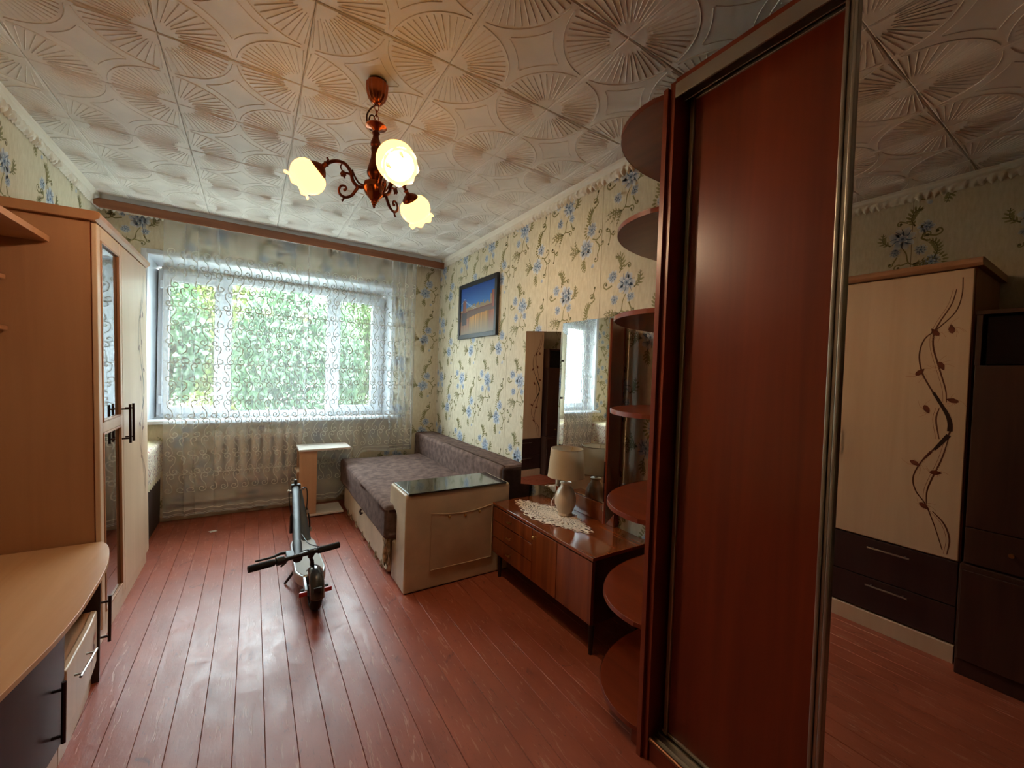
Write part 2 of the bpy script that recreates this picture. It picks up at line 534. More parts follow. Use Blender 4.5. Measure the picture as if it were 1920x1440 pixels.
def look_matrix(pos, zdir):
    z = Vector(zdir).normalized()
    x = z.orthogonal().normalized()
    y = z.cross(x)
    m = Matrix((x, y, z)).transposed().to_4x4()
    m.translation = Vector(pos)
    return m

# flat drawing on a plane: pl(u, v, layer) -> xyz
def stroke(mb, pl, pts, w0, w1, col, layer=0, per=4, wmid=None):
    P = smooth_path(pts, per)
    n = len(P)
    vs, fs = [], []
    for i, p in enumerate(P):
        t = P[min(i + 1, n - 1)] - P[max(i - 1, 0)]
        l = np.hypot(*t) + 1e-9
        nx, ny = -t[1] / l, t[0] / l
        q = i / (n - 1)
        w = w0 + (w1 - w0) * q
        if wmid is not None: w += wmid * math.sin(PI * q)
        vs.append(pl(p[0] + nx * w / 2, p[1] + ny * w / 2, layer)); vs.append(pl(p[0] - nx * w / 2, p[1] - ny * w / 2, layer))
        if i: fs.append((2 * i - 2, 2 * i, 2 * i + 1, 2 * i - 1))
    mb.add(vs, fs, (*lin(col), 1.0))

def blob(mb, pl, cx, cy, rx, ry, rot, col, layer=0, n=8, col2=None, tip=0.0):
    vs = [pl(cx, cy, layer)]
    cols = [(*lin(col), 1.0)]
    for k in range(n):
        a = 2 * PI * k / n
        u, v = math.cos(a) * rx, math.sin(a) * ry * (1 - tip * max(0, math.cos(a)))
        vs.append(pl(cx + u * math.cos(rot) - v * math.sin(rot), cy + u * math.sin(rot) + v * math.cos(rot), layer))
        cols.append((*lin(col2 if col2 and math.cos(a) > 0 else col), 1.0))
    mb.add(vs, [(0, k + 1, (k + 1) % n + 1) for k in range(n)], cols)

def spiral(cx, cy, r0, turns, a0, sgn=1, n=9):
    return [(cx + r0 * (1 - 0.85 * k / n) * math.cos(a0 + sgn * 2 * PI * turns * k / n),
             cy + r0 * (1 - 0.85 * k / n) * math.sin(a0 + sgn * 2 * PI * turns * k / n)) for k in range(n + 1)]

def handle(name, parent, p0, p1, out, mat, r=0.006, stand=0.03, inset=0.12):
    p0, p1, out = Vector(p0), Vector(p1), Vector(out).normalized()
    mb = MB()
    a, b = p0 + out * stand, p1 + out * stand
    mb.tube([a, b], r, 8)
    for q in (inset, 1 - inset):
        s = p0.lerp(p1, q)
        mb.tube([s, s + out * stand], r * 0.8, 6)
    return mb.build(name, mat, parent)

# ================================================================== the room
XL, XR, YB, YF, H = -1.05, 1.80, 4.466, -1.5, 2.60

# floor boards
floor = structure(box('floor', M['subfloor'], None, XL - 0.1, XR + 0.1, YF - 0.1, YB + 0.1, -0.08, -0.014, 0))
PW = 0.0975
def plank_mesh(w):
    L = (YB - YF) / 2 - 0.002
    mb = MB()
    h = w / 2 - 0.0005
    poly = [(-h, -0.0135), (h, -0.0135), (h, -0.0014), (h - 0.0014, 0.0), (-h + 0.0014, 0.0), (-h, -0.0014)]
    mb.prism(poly, 'y', -L, L)
    return mb
first = None
edges = [-0.037 + PW * k for k in range(-10, 19)]
edges = [XL + 0.001] + edges + [XR - 0.001]
for i in range(len(edges) - 1):
    a, b = edges[i], edges[i + 1]
    if i == 0 or i == len(edges) - 2:
        o = plank_mesh(b - a).build('plank', M['floor'], floor)
    elif first is None:
        o = first = plank_mesh(PW).build('plank', M['floor'], floor)
    else:
        o = first.copy(); COL.objects.link(o); o.parent = floor
    o.location = ((a + b) / 2, (YB + YF) / 2, random.uniform(-0.0007, 0.0005))
    o.rotation_euler = (0, random.uniform(-0.005, 0.005), 0)

# ceiling with embossed foam tiles
ceiling = structure(box('ceiling', M['ceil_base'], None, XL - 0.1, XR + 0.1, YF - 0.1, YB + 0.1, H + 0.011, H + 0.2, 0))
def tile_builder():
    mb = MB()
    s = 0.25 - 0.0012
    c = 0.004
    # slab with a chamfered lower edge
    mb.add([(-s, -s, 0.01), (s, -s, 0.01), (s, s, 0.01), (-s, s, 0.01),
            (-s, -s, 0.003), (s, -s, 0.003), (s, s, 0.003), (-s, s, 0.003),
            (-s + c, -s + c, 0), (s - c, -s + c, 0), (s - c, s - c, 0), (-s + c, s - c, 0)],
           [(0, 1, 2, 3), (4, 0, 3, 7), (5, 1, 0, 4), (6, 2, 1, 5), (7, 3, 2, 6),
            (8, 4, 7, 11), (9, 5, 4, 8), (10, 6, 5, 9), (11, 7, 6, 10), (11, 10, 9, 8)])
    def ridge(pts, w0, w1, hh):
        n = len(pts); vs = []; fs = []
        for i, p in enumerate(pts):
            t = np.array(pts[min(i + 1, n - 1)]) - np.array(pts[max(i - 1, 0)])
            t = t / (np.hypot(*t) + 1e-9)
            w = (w0 + (w1 - w0) * i / (n - 1)) / 2
            hz = hh if 0 < i < n - 1 or n > 2 else hh
            vs += [(p[0] - t[1] * w, p[1] + t[0] * w, 0.0002), (p[0], p[1], -hz), (p[0] + t[1] * w, p[1] - t[0] * w, 0.0002)]
            if i:
                a = 3 * i
                fs += [(a - 3, a, a + 1, a - 2), (a - 2, a + 1, a + 2, a - 1)]
        fs += [(0, 1, 2), (3 * n - 1, 3 * n - 2, 3 * n - 3)]
        mb.add(vs, fs)
    for sx in (-1, 1):
        for sy in (-1, 1):
            def P(r, a):
                return (sx * (0.25 - r * math.cos(a)), sy * (0.25 - r * math.sin(a)))
            for k in range(13):
                a = math.radians(3.5 + 83 * k / 12)
                r0 = 0.072 + 0.012 * (k % 2)
                ridge([P(r0, a), P(0.230, a)], 0.0024, 0.0058, 0.0026)
            ridge([P(0.243, math.radians(6 + 78 * k / 10)) for k in range(11)], 0.004, 0.004, 0.0026)
            ridge([P(0.281, math.radians(29 + 32 * k / 6)) for k in range(7)], 0.0035, 0.0035, 0.0022)
    return mb
tile0 = tile_builder().build('ceiling_tile', M['ceil_tile'], ceiling, smooth=False, fix=False)
TX, TY = 0.4955, 0.5
x_lines = [-0.832 + TX * k for k in range(-1, 6)]
y_lines = [1.593 + TY * k for k in range(-7, 7)]
cache = {}
for ix, x0 in enumerate(x_lines):
    for iy, y0 in enumerate(y_lines):
        x1, y1 = x0 + TX, y0 + TY
        if x1 <= XL + 0.01 or x0 >= XR - 0.01 or y1 <= YF + 0.01 or y0 >= YB - 0.01: continue
        cx, cyy = (x0 + x1) / 2, (y0 + y1) / 2
        cuts = (round(max(XL, x0) - cx, 4) if x0 < XL else None, round(min(XR, x1) - cx, 4) if x1 > XR else None,
                round(YF - cyy, 4) if y0 < YF else None, round(YB - cyy, 4) if y1 > YB else None)
        if cuts not in cache:
            me = tile0.data.copy()
            if any(c is not None for c in cuts):
                bm = bmesh.new(); bm.from_mesh(me)
                for c, ax, sg in ((cuts[0], 0, -1), (cuts[1], 0, 1), (cuts[2], 1, -1), (cuts[3], 1, 1)):
                    if c is None: continue
                    co = [0, 0, 0]; no = [0, 0, 0]
                    co[ax] = (c - sg * 0.001) / (TX / 0.5 if ax == 0 else 1); no[ax] = sg
                    bmesh.ops.bisect_plane(bm, geom=bm.verts[:] + bm.edges[:] + bm.faces[:], plane_co=co, plane_no=no, clear_outer=True)
                bm.to_mesh(me); bm.free()
            cache[cuts] = me
        o = bpy.data.objects.new('ceiling_tile', cache[cuts]); COL.objects.link(o); o.parent = ceiling
        o.scale = (TX / 0.5, 1, 1)
        o.location = (cx, cyy, H + random.uniform(-0.0006, 0.0006))
        o.rotation_euler = (random.uniform(-0.0025, 0.0025), random.uniform(-0.0025, 0.0025), 0)
bpy.data.objects.remove(tile0)

# walls
WX0, WX1, WZ0, WZ1 = -0.76, 1.265, 0.83, 2.245        # window opening
wall_right = structure(box('wall_right', M['wallpaper'], None, XR, XR + 0.2, YF - 0.2, YB + 0.4, -0.02, H + 0.01, 0))
wall_left = structure(box('wall_left', M['wallpaper'], None, XL - 0.2, XL, YF - 0.2, YB + 0.4, -0.02, H + 0.01, 0))
wall_front = structure(box('wall_front', M['wallpaper'], None, XL, XR, YF - 0.2, YF, -0.02, H + 0.01, 0))
mb = MB()
mb.box(XL, WX0, YB, YB + 0.4, -0.02, H + 0.01).box(WX1, XR, YB, YB + 0.4, -0.02, H + 0.01)
mb.box(WX0, WX1, YB, YB + 0.4, -0.02, WZ0).box(WX0, WX1, YB, YB + 0.4, WZ1, H + 0.01)
wall_back = structure(mb.build('wall_back', M['wallpaper'], None, smooth=False))

# ---- printed flowers of the wallpaper
BL1, BL2, BL3 = (172, 184, 199), (216, 219, 220), (98, 116, 146)
GR1, GR2, GR3 = (146, 140, 96), (170, 164, 122), (112, 108, 76)
def flower(mb, pl, cx, cy, r, seed):
    rg = random.Random(seed)
    a0 = rg.uniform(0, 6)
    n = 8
    for k in range(n):
        a = a0 + 2 * PI * k / n + rg.uniform(-0.2, 0.2)
        rr = r * rg.uniform(0.85, 1.1)
        blob(mb, pl, cx + math.cos(a) * rr * 0.6, cy + math.sin(a) * rr * 0.6, rr * 0.5, rr * 0.3, a, BL1, 1, 7, BL2)
    for k in range(n):
        a = a0 + 2 * PI * (k + 0.5) / n + rg.uniform(-0.2, 0.2)
        stroke(mb, pl, [(cx + math.cos(a) * r * 0.1, cy + math.sin(a) * r * 0.1), (cx + math.cos(a + 0.25) * r * 0.5, cy + math.sin(a + 0.25) * r * 0.5), (cx + math.cos(a) * r * 0.95, cy + math.sin(a) * r * 0.95)], r * 0.13, r * 0.03, BL3, 2, 3)
    for k in range(5):
        a = a0 + 2 * PI * k / 5
        blob(mb, pl, cx + math.cos(a) * r * 0.25, cy + math.sin(a) * r * 0.25, r * 0.22, r * 0.14, a, (152, 172, 198), 3, 6, (226, 232, 236))
    blob(mb, pl, cx, cy, r * 0.12, r * 0.12, 0, (86, 108, 140), 4, 6)
def feather(mb, pl, pts, w, seed=0):
    P = smooth_path(pts, 3)
    w *= 1.45
    stroke(mb, pl, pts, w * 0.25, w * 0.12, GR3, 1, 3)
    n = len(P)
    for i in range(1, n - 1):
        t = P[i + 1] - P[i - 1]; a = math.atan2(t[1], t[0])
        q = i / (n - 1); ww = w * math.sin(PI * min(1, q * 0.8 + 0.15))
        for s in (-1, 1):
            b = a + s * 0.85
            blob(mb, pl, P[i][0] + math.cos(b) * ww * 0.5, P[i][1] + math.sin(b) * ww * 0.5, ww * 0.55, ww * 0.2, b, GR1, 2, 6, GR2)
def curl(mb, pl, pts, sp, w=0.006):
    w *= 1.5
    stroke(mb, pl, pts + sp, w, w * 0.5, GR1, 1, 3)
    blob(mb, pl, sp[-1][0], sp[-1][1], w * 0.9, w * 0.9, 0, GR3, 2, 6)
def motif_a(mb, pl, seed):
    flower(mb, pl, 0, 0, 0.055, seed); flower(mb, pl, 0.042, 0.098, 0.04, seed + 1)
    feather(mb, pl, [(0.03, 0.12), (0.018, 0.16), (0.03, 0.2), (0.062, 0.222)], 0.02)
    curl(mb, pl, [(0.06, 0.215), (0.085, 0.235)], spiral(0.06, 0.25, 0.022, 0.9, -0.3), 0.006)
    curl(mb, pl, [(0.07, 0.24), (0.075, 0.27), (0.085, 0.295)], [(0.083, 0.3)], 0.006)
    for dx, dy in ((-0.14, 0.05), (-0.145, 0.0), (-0.125, -0.045), (-0.1, 0.075)):
        feather(mb, pl, [(-0.05, 0.0), (-0.5 * 0.05 + dx * 0.5 - 0.01, dy * 0.3), (dx, dy)], 0.013)
    feather(mb, pl, [(-0.01, -0.05), (-0.018, -0.09), (-0.004, -0.135)], 0.02)
    curl(mb, pl, [(0.05, 0.045), (0.085, 0.034), (0.11, 0.05)], spiral(0.105, 0.072, 0.02, 0.8, -1.2), 0.005)
    curl(mb, pl, [(0.075, 0.03), (0.108, -0.01), (0.094, -0.05)], spiral(0.08, -0.075, 0.02, 0.9, 0.6, -1), 0.005)
    curl(mb, pl, [(0.1, -0.01), (0.125, -0.005)], spiral(0.13, 0.01, 0.012, 0.8, -1.5), 0.004)
    blob(mb, pl, 0.06, -0.108, 0.016, 0.011, 0.7, BL1, 1, 7, BL2)
    for k in range(6):
        a = 2.4 + k * 0.35
        blob(mb, pl, 0.042 + math.cos(a) * 0.055, 0.1 + math.sin(a) * 0.05, 0.014, 0.006, a, GR1, 1, 6, GR2)
def motif_b(mb, pl, seed):
    flower(mb, pl, 0, 0, 0.06, seed); flower(mb, pl, -0.097, 0.045, 0.034, seed + 2)
    feather(mb, pl, [(-0.05, 0.06), (-0.035, 0.1), (-0.05, 0.145), (-0.085, 0.15)], 0.022)
    curl(mb, pl, [(-0.02, 0.085), (0.01, 0.1)], spiral(0.012, 0.085, 0.015, 0.8, 1.4, -1), 0.005)
    feather(mb, pl, [(0.05, -0.03), (0.085, 0.0), (0.085, 0.05)], 0.02)
    curl(mb, pl, [(-0.1, 0.0), (-0.135, -0.012)], spiral(-0.145, 0.012, 0.022, 0.8, -1.6, -1), 0.006)
    flower(mb, pl, -0.08, -0.078, 0.03, seed + 3); flower(mb, pl, 0.03, -0.075, 0.026, seed + 4)
    stroke(mb, pl, [(0.0, -0.05), (-0.02, -0.09), (-0.03, -0.14), (-0.07, -0.165)], 0.005, 0.007, GR1, 1, 4)
    for dx, dy in ((-0.16, -0.15), (-0.165, -0.18), (-0.13, -0.2), (-0.085, -0.225)):
        feather(mb, pl, [(-0.05, -0.15), ((dx - 0.05) / 2, (dy - 0.15) / 2 + 0.012), (dx, dy)], 0.013)
    curl(mb, pl, [(-0.03, -0.14), (0.0, -0.15)], spiral(0.015, -0.165, 0.02, 0.9, 1.9, -1), 0.005)
    curl(mb, pl, [(0.02, -0.1), (0.035, -0.13)], spiral(0.05, -0.14, 0.014, 0.8, 2.6), 0.005)
    curl(mb, pl, [(-0.135, -0.225), (-0.125, -0.26), (-0.135, -0.3)], [(-0.137, -0.305)], 0.005)
    curl(mb, pl, [(-0.127, -0.25), (-0.105, -0.265)], spiral(-0.105, -0.25, 0.014, 0.7, -1.4), 0.005)
    curl(mb, pl, [(-0.13, -0.24), (-0.15, -0.235)], spiral(-0.15, -0.222, 0.012, 0.7, -1.8, -1), 0.005)

def keep_faces(mb, ok):
    f2 = []
    for f in mb.f:
        if all(ok(mb.v[i]) for i in f): f2.append(f)
    mb.f = f2

ST = 0.537
# right wall (u runs towards the camera, i.e. -y)
mb = MB()
for k in range(-1, 7):
    ys = 1.865 + ST * k
    for j in range(-4, 3):
        za, zb = 2.17 + 0.6 * j, 1.895 + 0.6 * j
        for (fn, y0, z0) in ((motif_a, ys + 0.14, za), (motif_b, ys + 0.325, zb)):
            fn(mb, lambda u, v, l, y0=y0, z0=z0: (XR - 0.0005 - 0.00025 * l, y0 - u * 1.12, z0 + v * 1.12), k * 31 + j * 7)
keep_faces(mb, lambda p: 0.9 < p[1] < YB - 0.002 and 0.05 < p[2] < H - 0.02)
o = mb.build('wallpaper_flowers', M['print'], wall_right, smooth=False, fix=False); o['kind'] = 'stuff'
mb = MB()
for k in range(-1, 5):
    y0 = 1.865 + ST * k
    stroke(mb, lambda u, v, l: (XR - 0.0006, u, v), [(y0, 0.05), (y0, H - 0.03)], 0.003, 0.003, (150, 134, 100), 0, 1)
mb.build('wallpaper_seams', M['print'], wall_right, smooth=False, fix=False)['kind'] = 'stuff'
# left wall
mb = MB()
for k in range(-2, 9):
    ys = 0.05 + ST * k
    for j in range(-1, 3):
        for (fn, y0, z0) in ((motif_a, ys + 0.14, 2.02 + 0.6 * j), (motif_b, ys + 0.325, 2.3 + 0.6 * j)):
            fn(mb, lambda u, v, l, y0=y0, z0=z0: (XL + 0.0005 + 0.00025 * l, y0 + u * 1.12, z0 + v * 1.12), k * 17 + j * 3 + 900)
keep_faces(mb, lambda p: -0.6 < p[1] < YB - 0.002 and 1.2 < p[2] < H - 0.02)
mb.build('wallpaper_flowers', M['print'], wall_left, smooth=False, fix=False)['kind'] = 'stuff'
mb = MB()
for k in range(-2, 9):
    y0 = 0.33 + ST * k
    if y0 < YF or y0 > YB: continue
    stroke(mb, lambda u, v, l: (XL + 0.0006, u, v), [(y0, 0.05), (y0, H - 0.03)], 0.003, 0.003, (140, 126, 96), 0, 1)
mb.build('wallpaper_seams', M['print'], wall_left, smooth=False, fix=False)['kind'] = 'stuff'
# back wall
mb = MB()
for k in range(-5, 1):
    for j in range(-4, 3):
        for (fn, x0, z0) in ((motif_a, 1.63 + ST * k, 2.23 + 0.52 * j), (motif_b, 1.63 + ST * k - 0.28, 1.97 + 0.52 * j)):
            fn(mb, lambda u, v, l, x0=x0, z0=z0: (x0 + u * 1.1, YB - 0.0005 - 0.00025 * l, z0 + v * 1.1), k * 13 + j * 5 + 400)
keep_faces(mb, lambda p: XL < p[0] < XR - 0.002 and 0.05 < p[2] < H - 0.02 and not (WX0 - 0.005 < p[0] < WX1 + 0.005 and WZ0 - 0.04 < p[2] < WZ1 + 0.005))
mb.build('wallpaper_flowers', M['print'], wall_back, smooth=False, fix=False)['kind'] = 'stuff'

# cornices of white foam with a wavy floral lower edge
def cornice(name, p0, p1, inward):
    p0, p1, n = Vector(p0), Vector(p1), Vector(inward)
    L = (p1 - p0).length
    nu = int(L / 0.006)
    prof = [(0.050, 0.0), (0.046, -0.006), (0.040, -0.010), (0.036, -0.022), (0.026, -0.030), (0.022, -0.034), (0.022, -0.046), (0.014, -0.056), (0.002, -0.066)]
    def fn(u, v):
        i = v * (len(prof) - 1); a = int(min(i, len(prof) - 2)); q = i - a
        off = prof[a][0] * (1 - q) + prof[a + 1][0] * q
        dz = prof[a][1] * (1 - q) + prof[a + 1][1] * q
        s = u * L
        if dz < -0.032:
            w = math.sin(s * 2 * PI / 0.075)
            off += 0.006 * max(0, math.sin(s * 2 * PI / 0.05 + 90 * dz)) * (1 if dz > -0.06 else 0.4) + 0.0015 * math.sin(s * 210 + dz * 400)
            off = max(off, 0.002)
            if dz < -0.045: dz += -0.014 * abs(w) + 0.005 * math.sin(s * 190)
        p = p0 + (p1 - p0) * u + n * off
        return (p.x, p.y, H - 0.001 + dz)
    mb = MB().grid(fn, nu, 16)
    return structure(mb.build(name, M['foam_white'], None, smooth=True, angle=60))
cornice('trim_1', (XR, YF, H), (XR, YB - 0.0, H), (-1, 0, 0))
cornice('trim_2', (XL, YF, H), (XL, YB - 0.0, H), (1, 0, 0))
cornice('trim_3', (XL, YB, H), (XR, YB, H), (0, -1, 0))
structure(box('baseboard_back', M['pipe'], None, XL + 0.36, XR, YB - 0.016, YB, 0.0, 0.045, 0.004))

# ---- window
win = bpy.data.objects.new('window_1', None); win.location = (0.25, 4.62, 0.87); COL.objects.link(win); win['kind'] = 'structure'
WL[win.name] = Vector((0.25, 4.62, 0.87))
mb = MB()
mb.prism([(WX0, YB - 0.006), (WX0 + 0.012, YB - 0.006), (-0.70, 4.68), (WX0, 4.68)], 'z', WZ0, WZ1)
mb.build('reveal_panel', M['pvc'], win, 0.002)
MB().prism([(WX1, YB - 0.006), (WX1 - 0.012, YB - 0.006), (1.21, 4.68), (WX1, 4.68)], 'z', WZ0, WZ1).build('reveal_panel', M['pvc'], win, 0.002)
MB().prism([(YB - 0.006, WZ1), (YB - 0.006, WZ1 - 0.012), (4.68, 2.165), (4.68, WZ1)], 'x', WX0 + 0.012, WX1 - 0.012).build('reveal_panel', M['pvc'], win, 0.002)
mb = MB()
for (a, b, c, d) in ((WX0 - 0.03, WX0 + 0.006, WZ0, WZ1 + 0.03), (WX1 - 0.006, WX1 + 0.03, WZ0, WZ1 + 0.03), (WX0 + 0.006, WX1 - 0.006, WZ1 - 0.006, WZ1 + 0.03)):
    mb.box(a, b, YB - 0.009, YB - 0.001, c, d)
mb.build('edge_strip', M['pvc'], win, 0.002)
box('sill', M['pvc'], win, -0.79, 1.34, 4.365, 4.66, 0.832, 0.864, 0.008, 3)
mb = MB()
fx0, fx1, fz0, fz1 = -0.70, 1.21, 0.866, 2.15
mb.box(fx0, fx0 + 0.055, 4.60, 4.68, fz0, fz1).box(fx1 - 0.06, fx1, 4.60, 4.68, fz0, fz1)
mb.box(fx0 + 0.055, fx1 - 0.06, 4.60, 4.68, fz0, fz0 + 0.05).box(fx0 + 0.055, fx1 - 0.06, 4.60, 4.68, fz1 - 0.055, fz1)
mb.box(-0.25, -0.178, 4.60, 4.68, fz0 + 0.05, fz1 - 0.055).box(0.638, 0.71, 4.60, 4.68, fz0 + 0.05, fz1 - 0.055)
mb.build('frame', M['pvc'], win, 0.004)
box('sealant', M['seal'], win, -0.68, 1.19, 4.615, 4.66, fz1, 2.172, 0)
def sash(x0, x1, gx0, gx1, gz0, gz1):
    s = MB()
    z0, z1 = fz0 + 0.035, fz1 - 0.04
    s.box(x0, gx0, 4.575, 4.64, z0, z1).box(gx1, x1, 4.575, 4.64, z0, z1).box(gx0, gx1, 4.575, 4.64, z0, gz0).box(gx0, gx1, 4.575, 4.64, gz1, z1)
    o = s.build('sash', M['pvc'], win, 0.005)
    return o
sl = sash(-0.668, -0.238, -0.618, -0.30, 0.965, 2.05)
sr = sash(0.70, 1.165, 0.76, 1.08, 0.965, 2.05)
for (a, b, c, d, y) in ((-0.618, -0.30, 0.965, 2.05, 4.60), (-0.178, 0.638, 0.916, 2.095, 4.63), (0.76, 1.08, 0.965, 2.05, 4.60)):
    MB().box(a, b, y, y + 0.004, c, d).build('pane', M['glass'], win, smooth=False)
    g = MB(); t = 0.005
    g.box(a, a + t, y - 0.007, y - 0.001, c, d).box(b - t, b, y - 0.007, y - 0.001, c, d).box(a + t, b - t, y - 0.007, y - 0.001, c, c + t).box(a + t, b - t, y - 0.007, y - 0.001, d - t, d)
    g.build('gasket', M['pvc_grey'], win, smooth=False)
g = MB(); g.box(-0.285, -0.257, 4.563, 4.575, 1.42, 1.49).box(-0.279, -0.263, 4.535, 4.563, 1.44, 1.456).box(-0.28, -0.262, 4.53, 4.545, 1.33, 1.456)
g.build('handle', M['pvc'], win, 0.003)
for z in (0.99, 1.98): box('hinge', M['pvc'], win, -0.685, -0.66, 4.565, 4.60, z, z + 0.07, 0.003)

# ---- outdoors
ground = structure(MB().grid(lambda u, v: (-30 + 60 * u, 4.9 + 45 * v, -2.6 + 0.15 * math.sin(9 * u) * math.sin(7 * v)), 24, 24).build('ground', M['bounce_ground'], None))
def leaves(n, centre, rad, size, seed):
    rg = np.random.default_rng(seed)
    nc = 26
    cl = rg.normal(size=(nc, 3)); cl /= np.linalg.norm(cl, axis=1)[:, None]
    cl *= rg.uniform(0.35, 0.95, (nc, 1))
    p = cl[rg.integers(0, nc, n)] + rg.normal(scale=0.20, size=(n, 3))
    l = np.linalg.norm(p, axis=1)[:, None]
    p = np.where(l > 1.0, p / l * (0.85 + 0.15 * rg.random((n, 1))), p)
    p = p * np.array(rad) + np.array(centre)
    a = rg.normal(size=(n, 3)); a[:, 2] -= 0.4; a /= np.linalg.norm(a, axis=1)[:, None]
    b = np.cross(a, rg.normal(size=(n, 3))); b /= np.linalg.norm(b, axis=1)[:, None]
    c = np.cross(a, b)
    s = (size * rg.uniform(0.6, 1.3, n))[:, None]
    v = np.stack([p, p + a * s * 0.5 + b * s * 0.32 + c * s * 0.06, p + a * s, p + a * s * 0.5 - b * s * 0.32 + c * s * 0.06], 1).reshape(-1, 3)
    return v
def tree(name, label, centre, rad, n, size, mat, seed, group='trees outside the window', blossom=0):
    r = root(name, (centre[0], centre[1], -2.6), label, 'tree', group)
    v = leaves(n, (centre[0], centre[1], centre[2]), rad, size, seed)
    mb = MB(); mb.v = [tuple(q) for q in v]; mb.f = [(4 * i, 4 * i + 1, 4 * i + 2, 4 * i + 3) for i in range(n)]
    o = mb.build('crown', mat, r, smooth=False, fix=False); o['kind'] = 'stuff'
    if blossom:
        v = leaves(blossom, (centre[0], centre[1] - rad[1] * 0.35, centre[2]), rad, size * 0.9, seed + 5)
        mb = MB(); mb.v = [tuple(q) for q in v]; mb.f = [(4 * i, 4 * i + 1, 4 * i + 2, 4 * i + 3) for i in range(blossom)]
        o = mb.build('blossoms', M['blossom'], r, smooth=False, fix=False); o['kind'] = 'stuff'
    mb = MB()
    x, y, z = centre
    mb.tube([(x, y, -2.62), (x + 0.05, y, -1.2), (x - 0.05, y + 0.05, z - 0.2), (x + 0.1, y, z + rad[2] * 0.6)], [0.13, 0.11, 0.08, 0.02], 8)
    for k in range(5):
        a = k * 1.3 + seed
        mb.tube([(x, y, z - 0.4 + 0.12 * k), (x + math.cos(a) * rad[0] * 0.35, y + math.sin(a) * rad[1] * 0.35, z + 0.1 + 0.1 * k), (x + math.cos(a) * rad[0] * 0.75, y + math.sin(a) * rad[1] * 0.7, z + 0.35 + 0.1 * k)], [0.045, 0.03, 0.01], 6)
    mb.build('trunk', M['bark'], r)
    return r
SH, TR = 'shrubs outside the window', 'trees outside the window'
tree('deciduous_tree', 'leafy green tree filling the middle window pane', (0.9, 10.4, 1.5), (1.35, 0.95, 2.0), 11000, 0.13, M['leaf_c'], 3)
tree('deciduous_tree', 'green tree seen through the right window pane', (3.9, 10.4, 1.6), (1.3, 0.95, 2.2), 10000, 0.13, M['leaf_a'], 8)
tree('deciduous_tree', 'cool green tree beyond the left window pane', (-2.1, 10.4, 1.9), (1.3, 0.95, 1.9), 9000, 0.13, M['leaf_c'], 13)
tree('deciduous_tree', 'yellow green sunlit tree behind the gap left of the middle tree', (-0.5, 13.2, 2.0), (1.5, 1.1, 2.2), 11000, 0.14, M['leaf_b'], 5)
tree('deciduous_tree', 'distant tree behind the gap right of the middle tree', (2.9, 13.2, 1.9), (1.5, 1.1, 2.3), 10000, 0.14, M['leaf_a'], 34)
tree('blossoming_shrub', 'low shrub with white blossoms below left window pane', (-1.2, 8.3, -0.3), (0.95, 0.7, 1.15), 6000, 0.11, M['leaf_a'], 21, SH, 2500)
tree('leafy_shrub', 'dense low shrub beneath the middle window pane', (1.2, 8.3, -0.6), (1.2, 0.7, 1.1), 8000, 0.12, M['leaf_c'], 77, SH)

# ================================================================== window dressing and heating
r = root('curtain_rod', (0.37, 4.36, 2.56), 'long brown wooden curtain board across the ceiling above the window', 'curtain rod')
mb = MB()
mb.prism([(XL + 0.05, 2.49), (XL + 0.02, 2.51), (XL + 0.02, 2.545), (XL + 0.05, 2.56), (XR - 0.03, 2.56), (XR - 0.03, 2.49)], 'y', 4.28, 4.298)
mb.build('front_board', M['rod'], r, 0.006, 3)
box('top_board', M['pvc'], r, XL + 0.06, XR - 0.06, 4.298, 4.40, 2.56, 2.598, 0)
mb = MB()
for y in (4.325, 4.365): mb.box(XL + 0.08, XR - 0.08, y, y + 0.012, 2.545, 2.56)
mb.build('track', M['pvc'], r)

PLEATS = [(-0.50, 0.020, 0.022), (-0.42, 0.016, 0.016), (-0.27, 0.014, 0.014), (0.42, 0.028, 0.020), (0.30, 0.008, 0.012), (0.86, 0.010, 0.012),
          (1.22, 0.034, 0.022), (1.30, 0.024, 0.016), (1.37, 0.030, 0.018), (1.44, 0.02, 0.014)]
def curtain_pt(t, z, off=0.0):
    x = t
    y = 4.338 + 0.006 * math.sin(t * 2 * PI / 0.33 + 0.7) + 0.004 * math.sin(t * 2 * PI / 0.14 + 1.9 * z)
    for (c, a, w) in PLEATS:
        c2 = c + 0.012 * math.sin(2.2 * z + c * 9)
        q = (t - c2) / w
        e = math.exp(-q * q)
        x -= a * q * e * 1.5
        y -= a * e * 0.8
    k = (2.5 - z) / 2.45
    x += 0.03 * k * max(0, 0.2 - t) * 1.0
    return (x, y + off, z)
def hem(t):
    if t < 0.72: b = 0.055 + 0.012 * abs(math.sin(t * 2 * PI / 0.24))
    else:
        q = min(1, (t - 0.72) / 0.25)
        b = 0.06 + (0.50 - 0.06) * q * q * (3 - 2 * q)
    return b
def topz(t): return 2.505
T0, T1 = -0.635, 1.475
def cur(u, v):
    t = T0 + (T1 - T0) * u
    z = hem(t) + (topz(t) - hem(t)) * v
    return curtain_pt(t, z)
cr = root('sheer_curtain', (0.4, 4.34, 0.06), 'sheer white tulle curtain with scroll embroidery hanging over the window', 'curtain')
MB().grid(cur, 420, 40).build('tulle', M['tulle'], cr, angle=180, fix=False)
def cpl(u, v, l): return curtain_pt(u, v, -0.0025)
mb = MB()
WHT = (230, 236, 238)
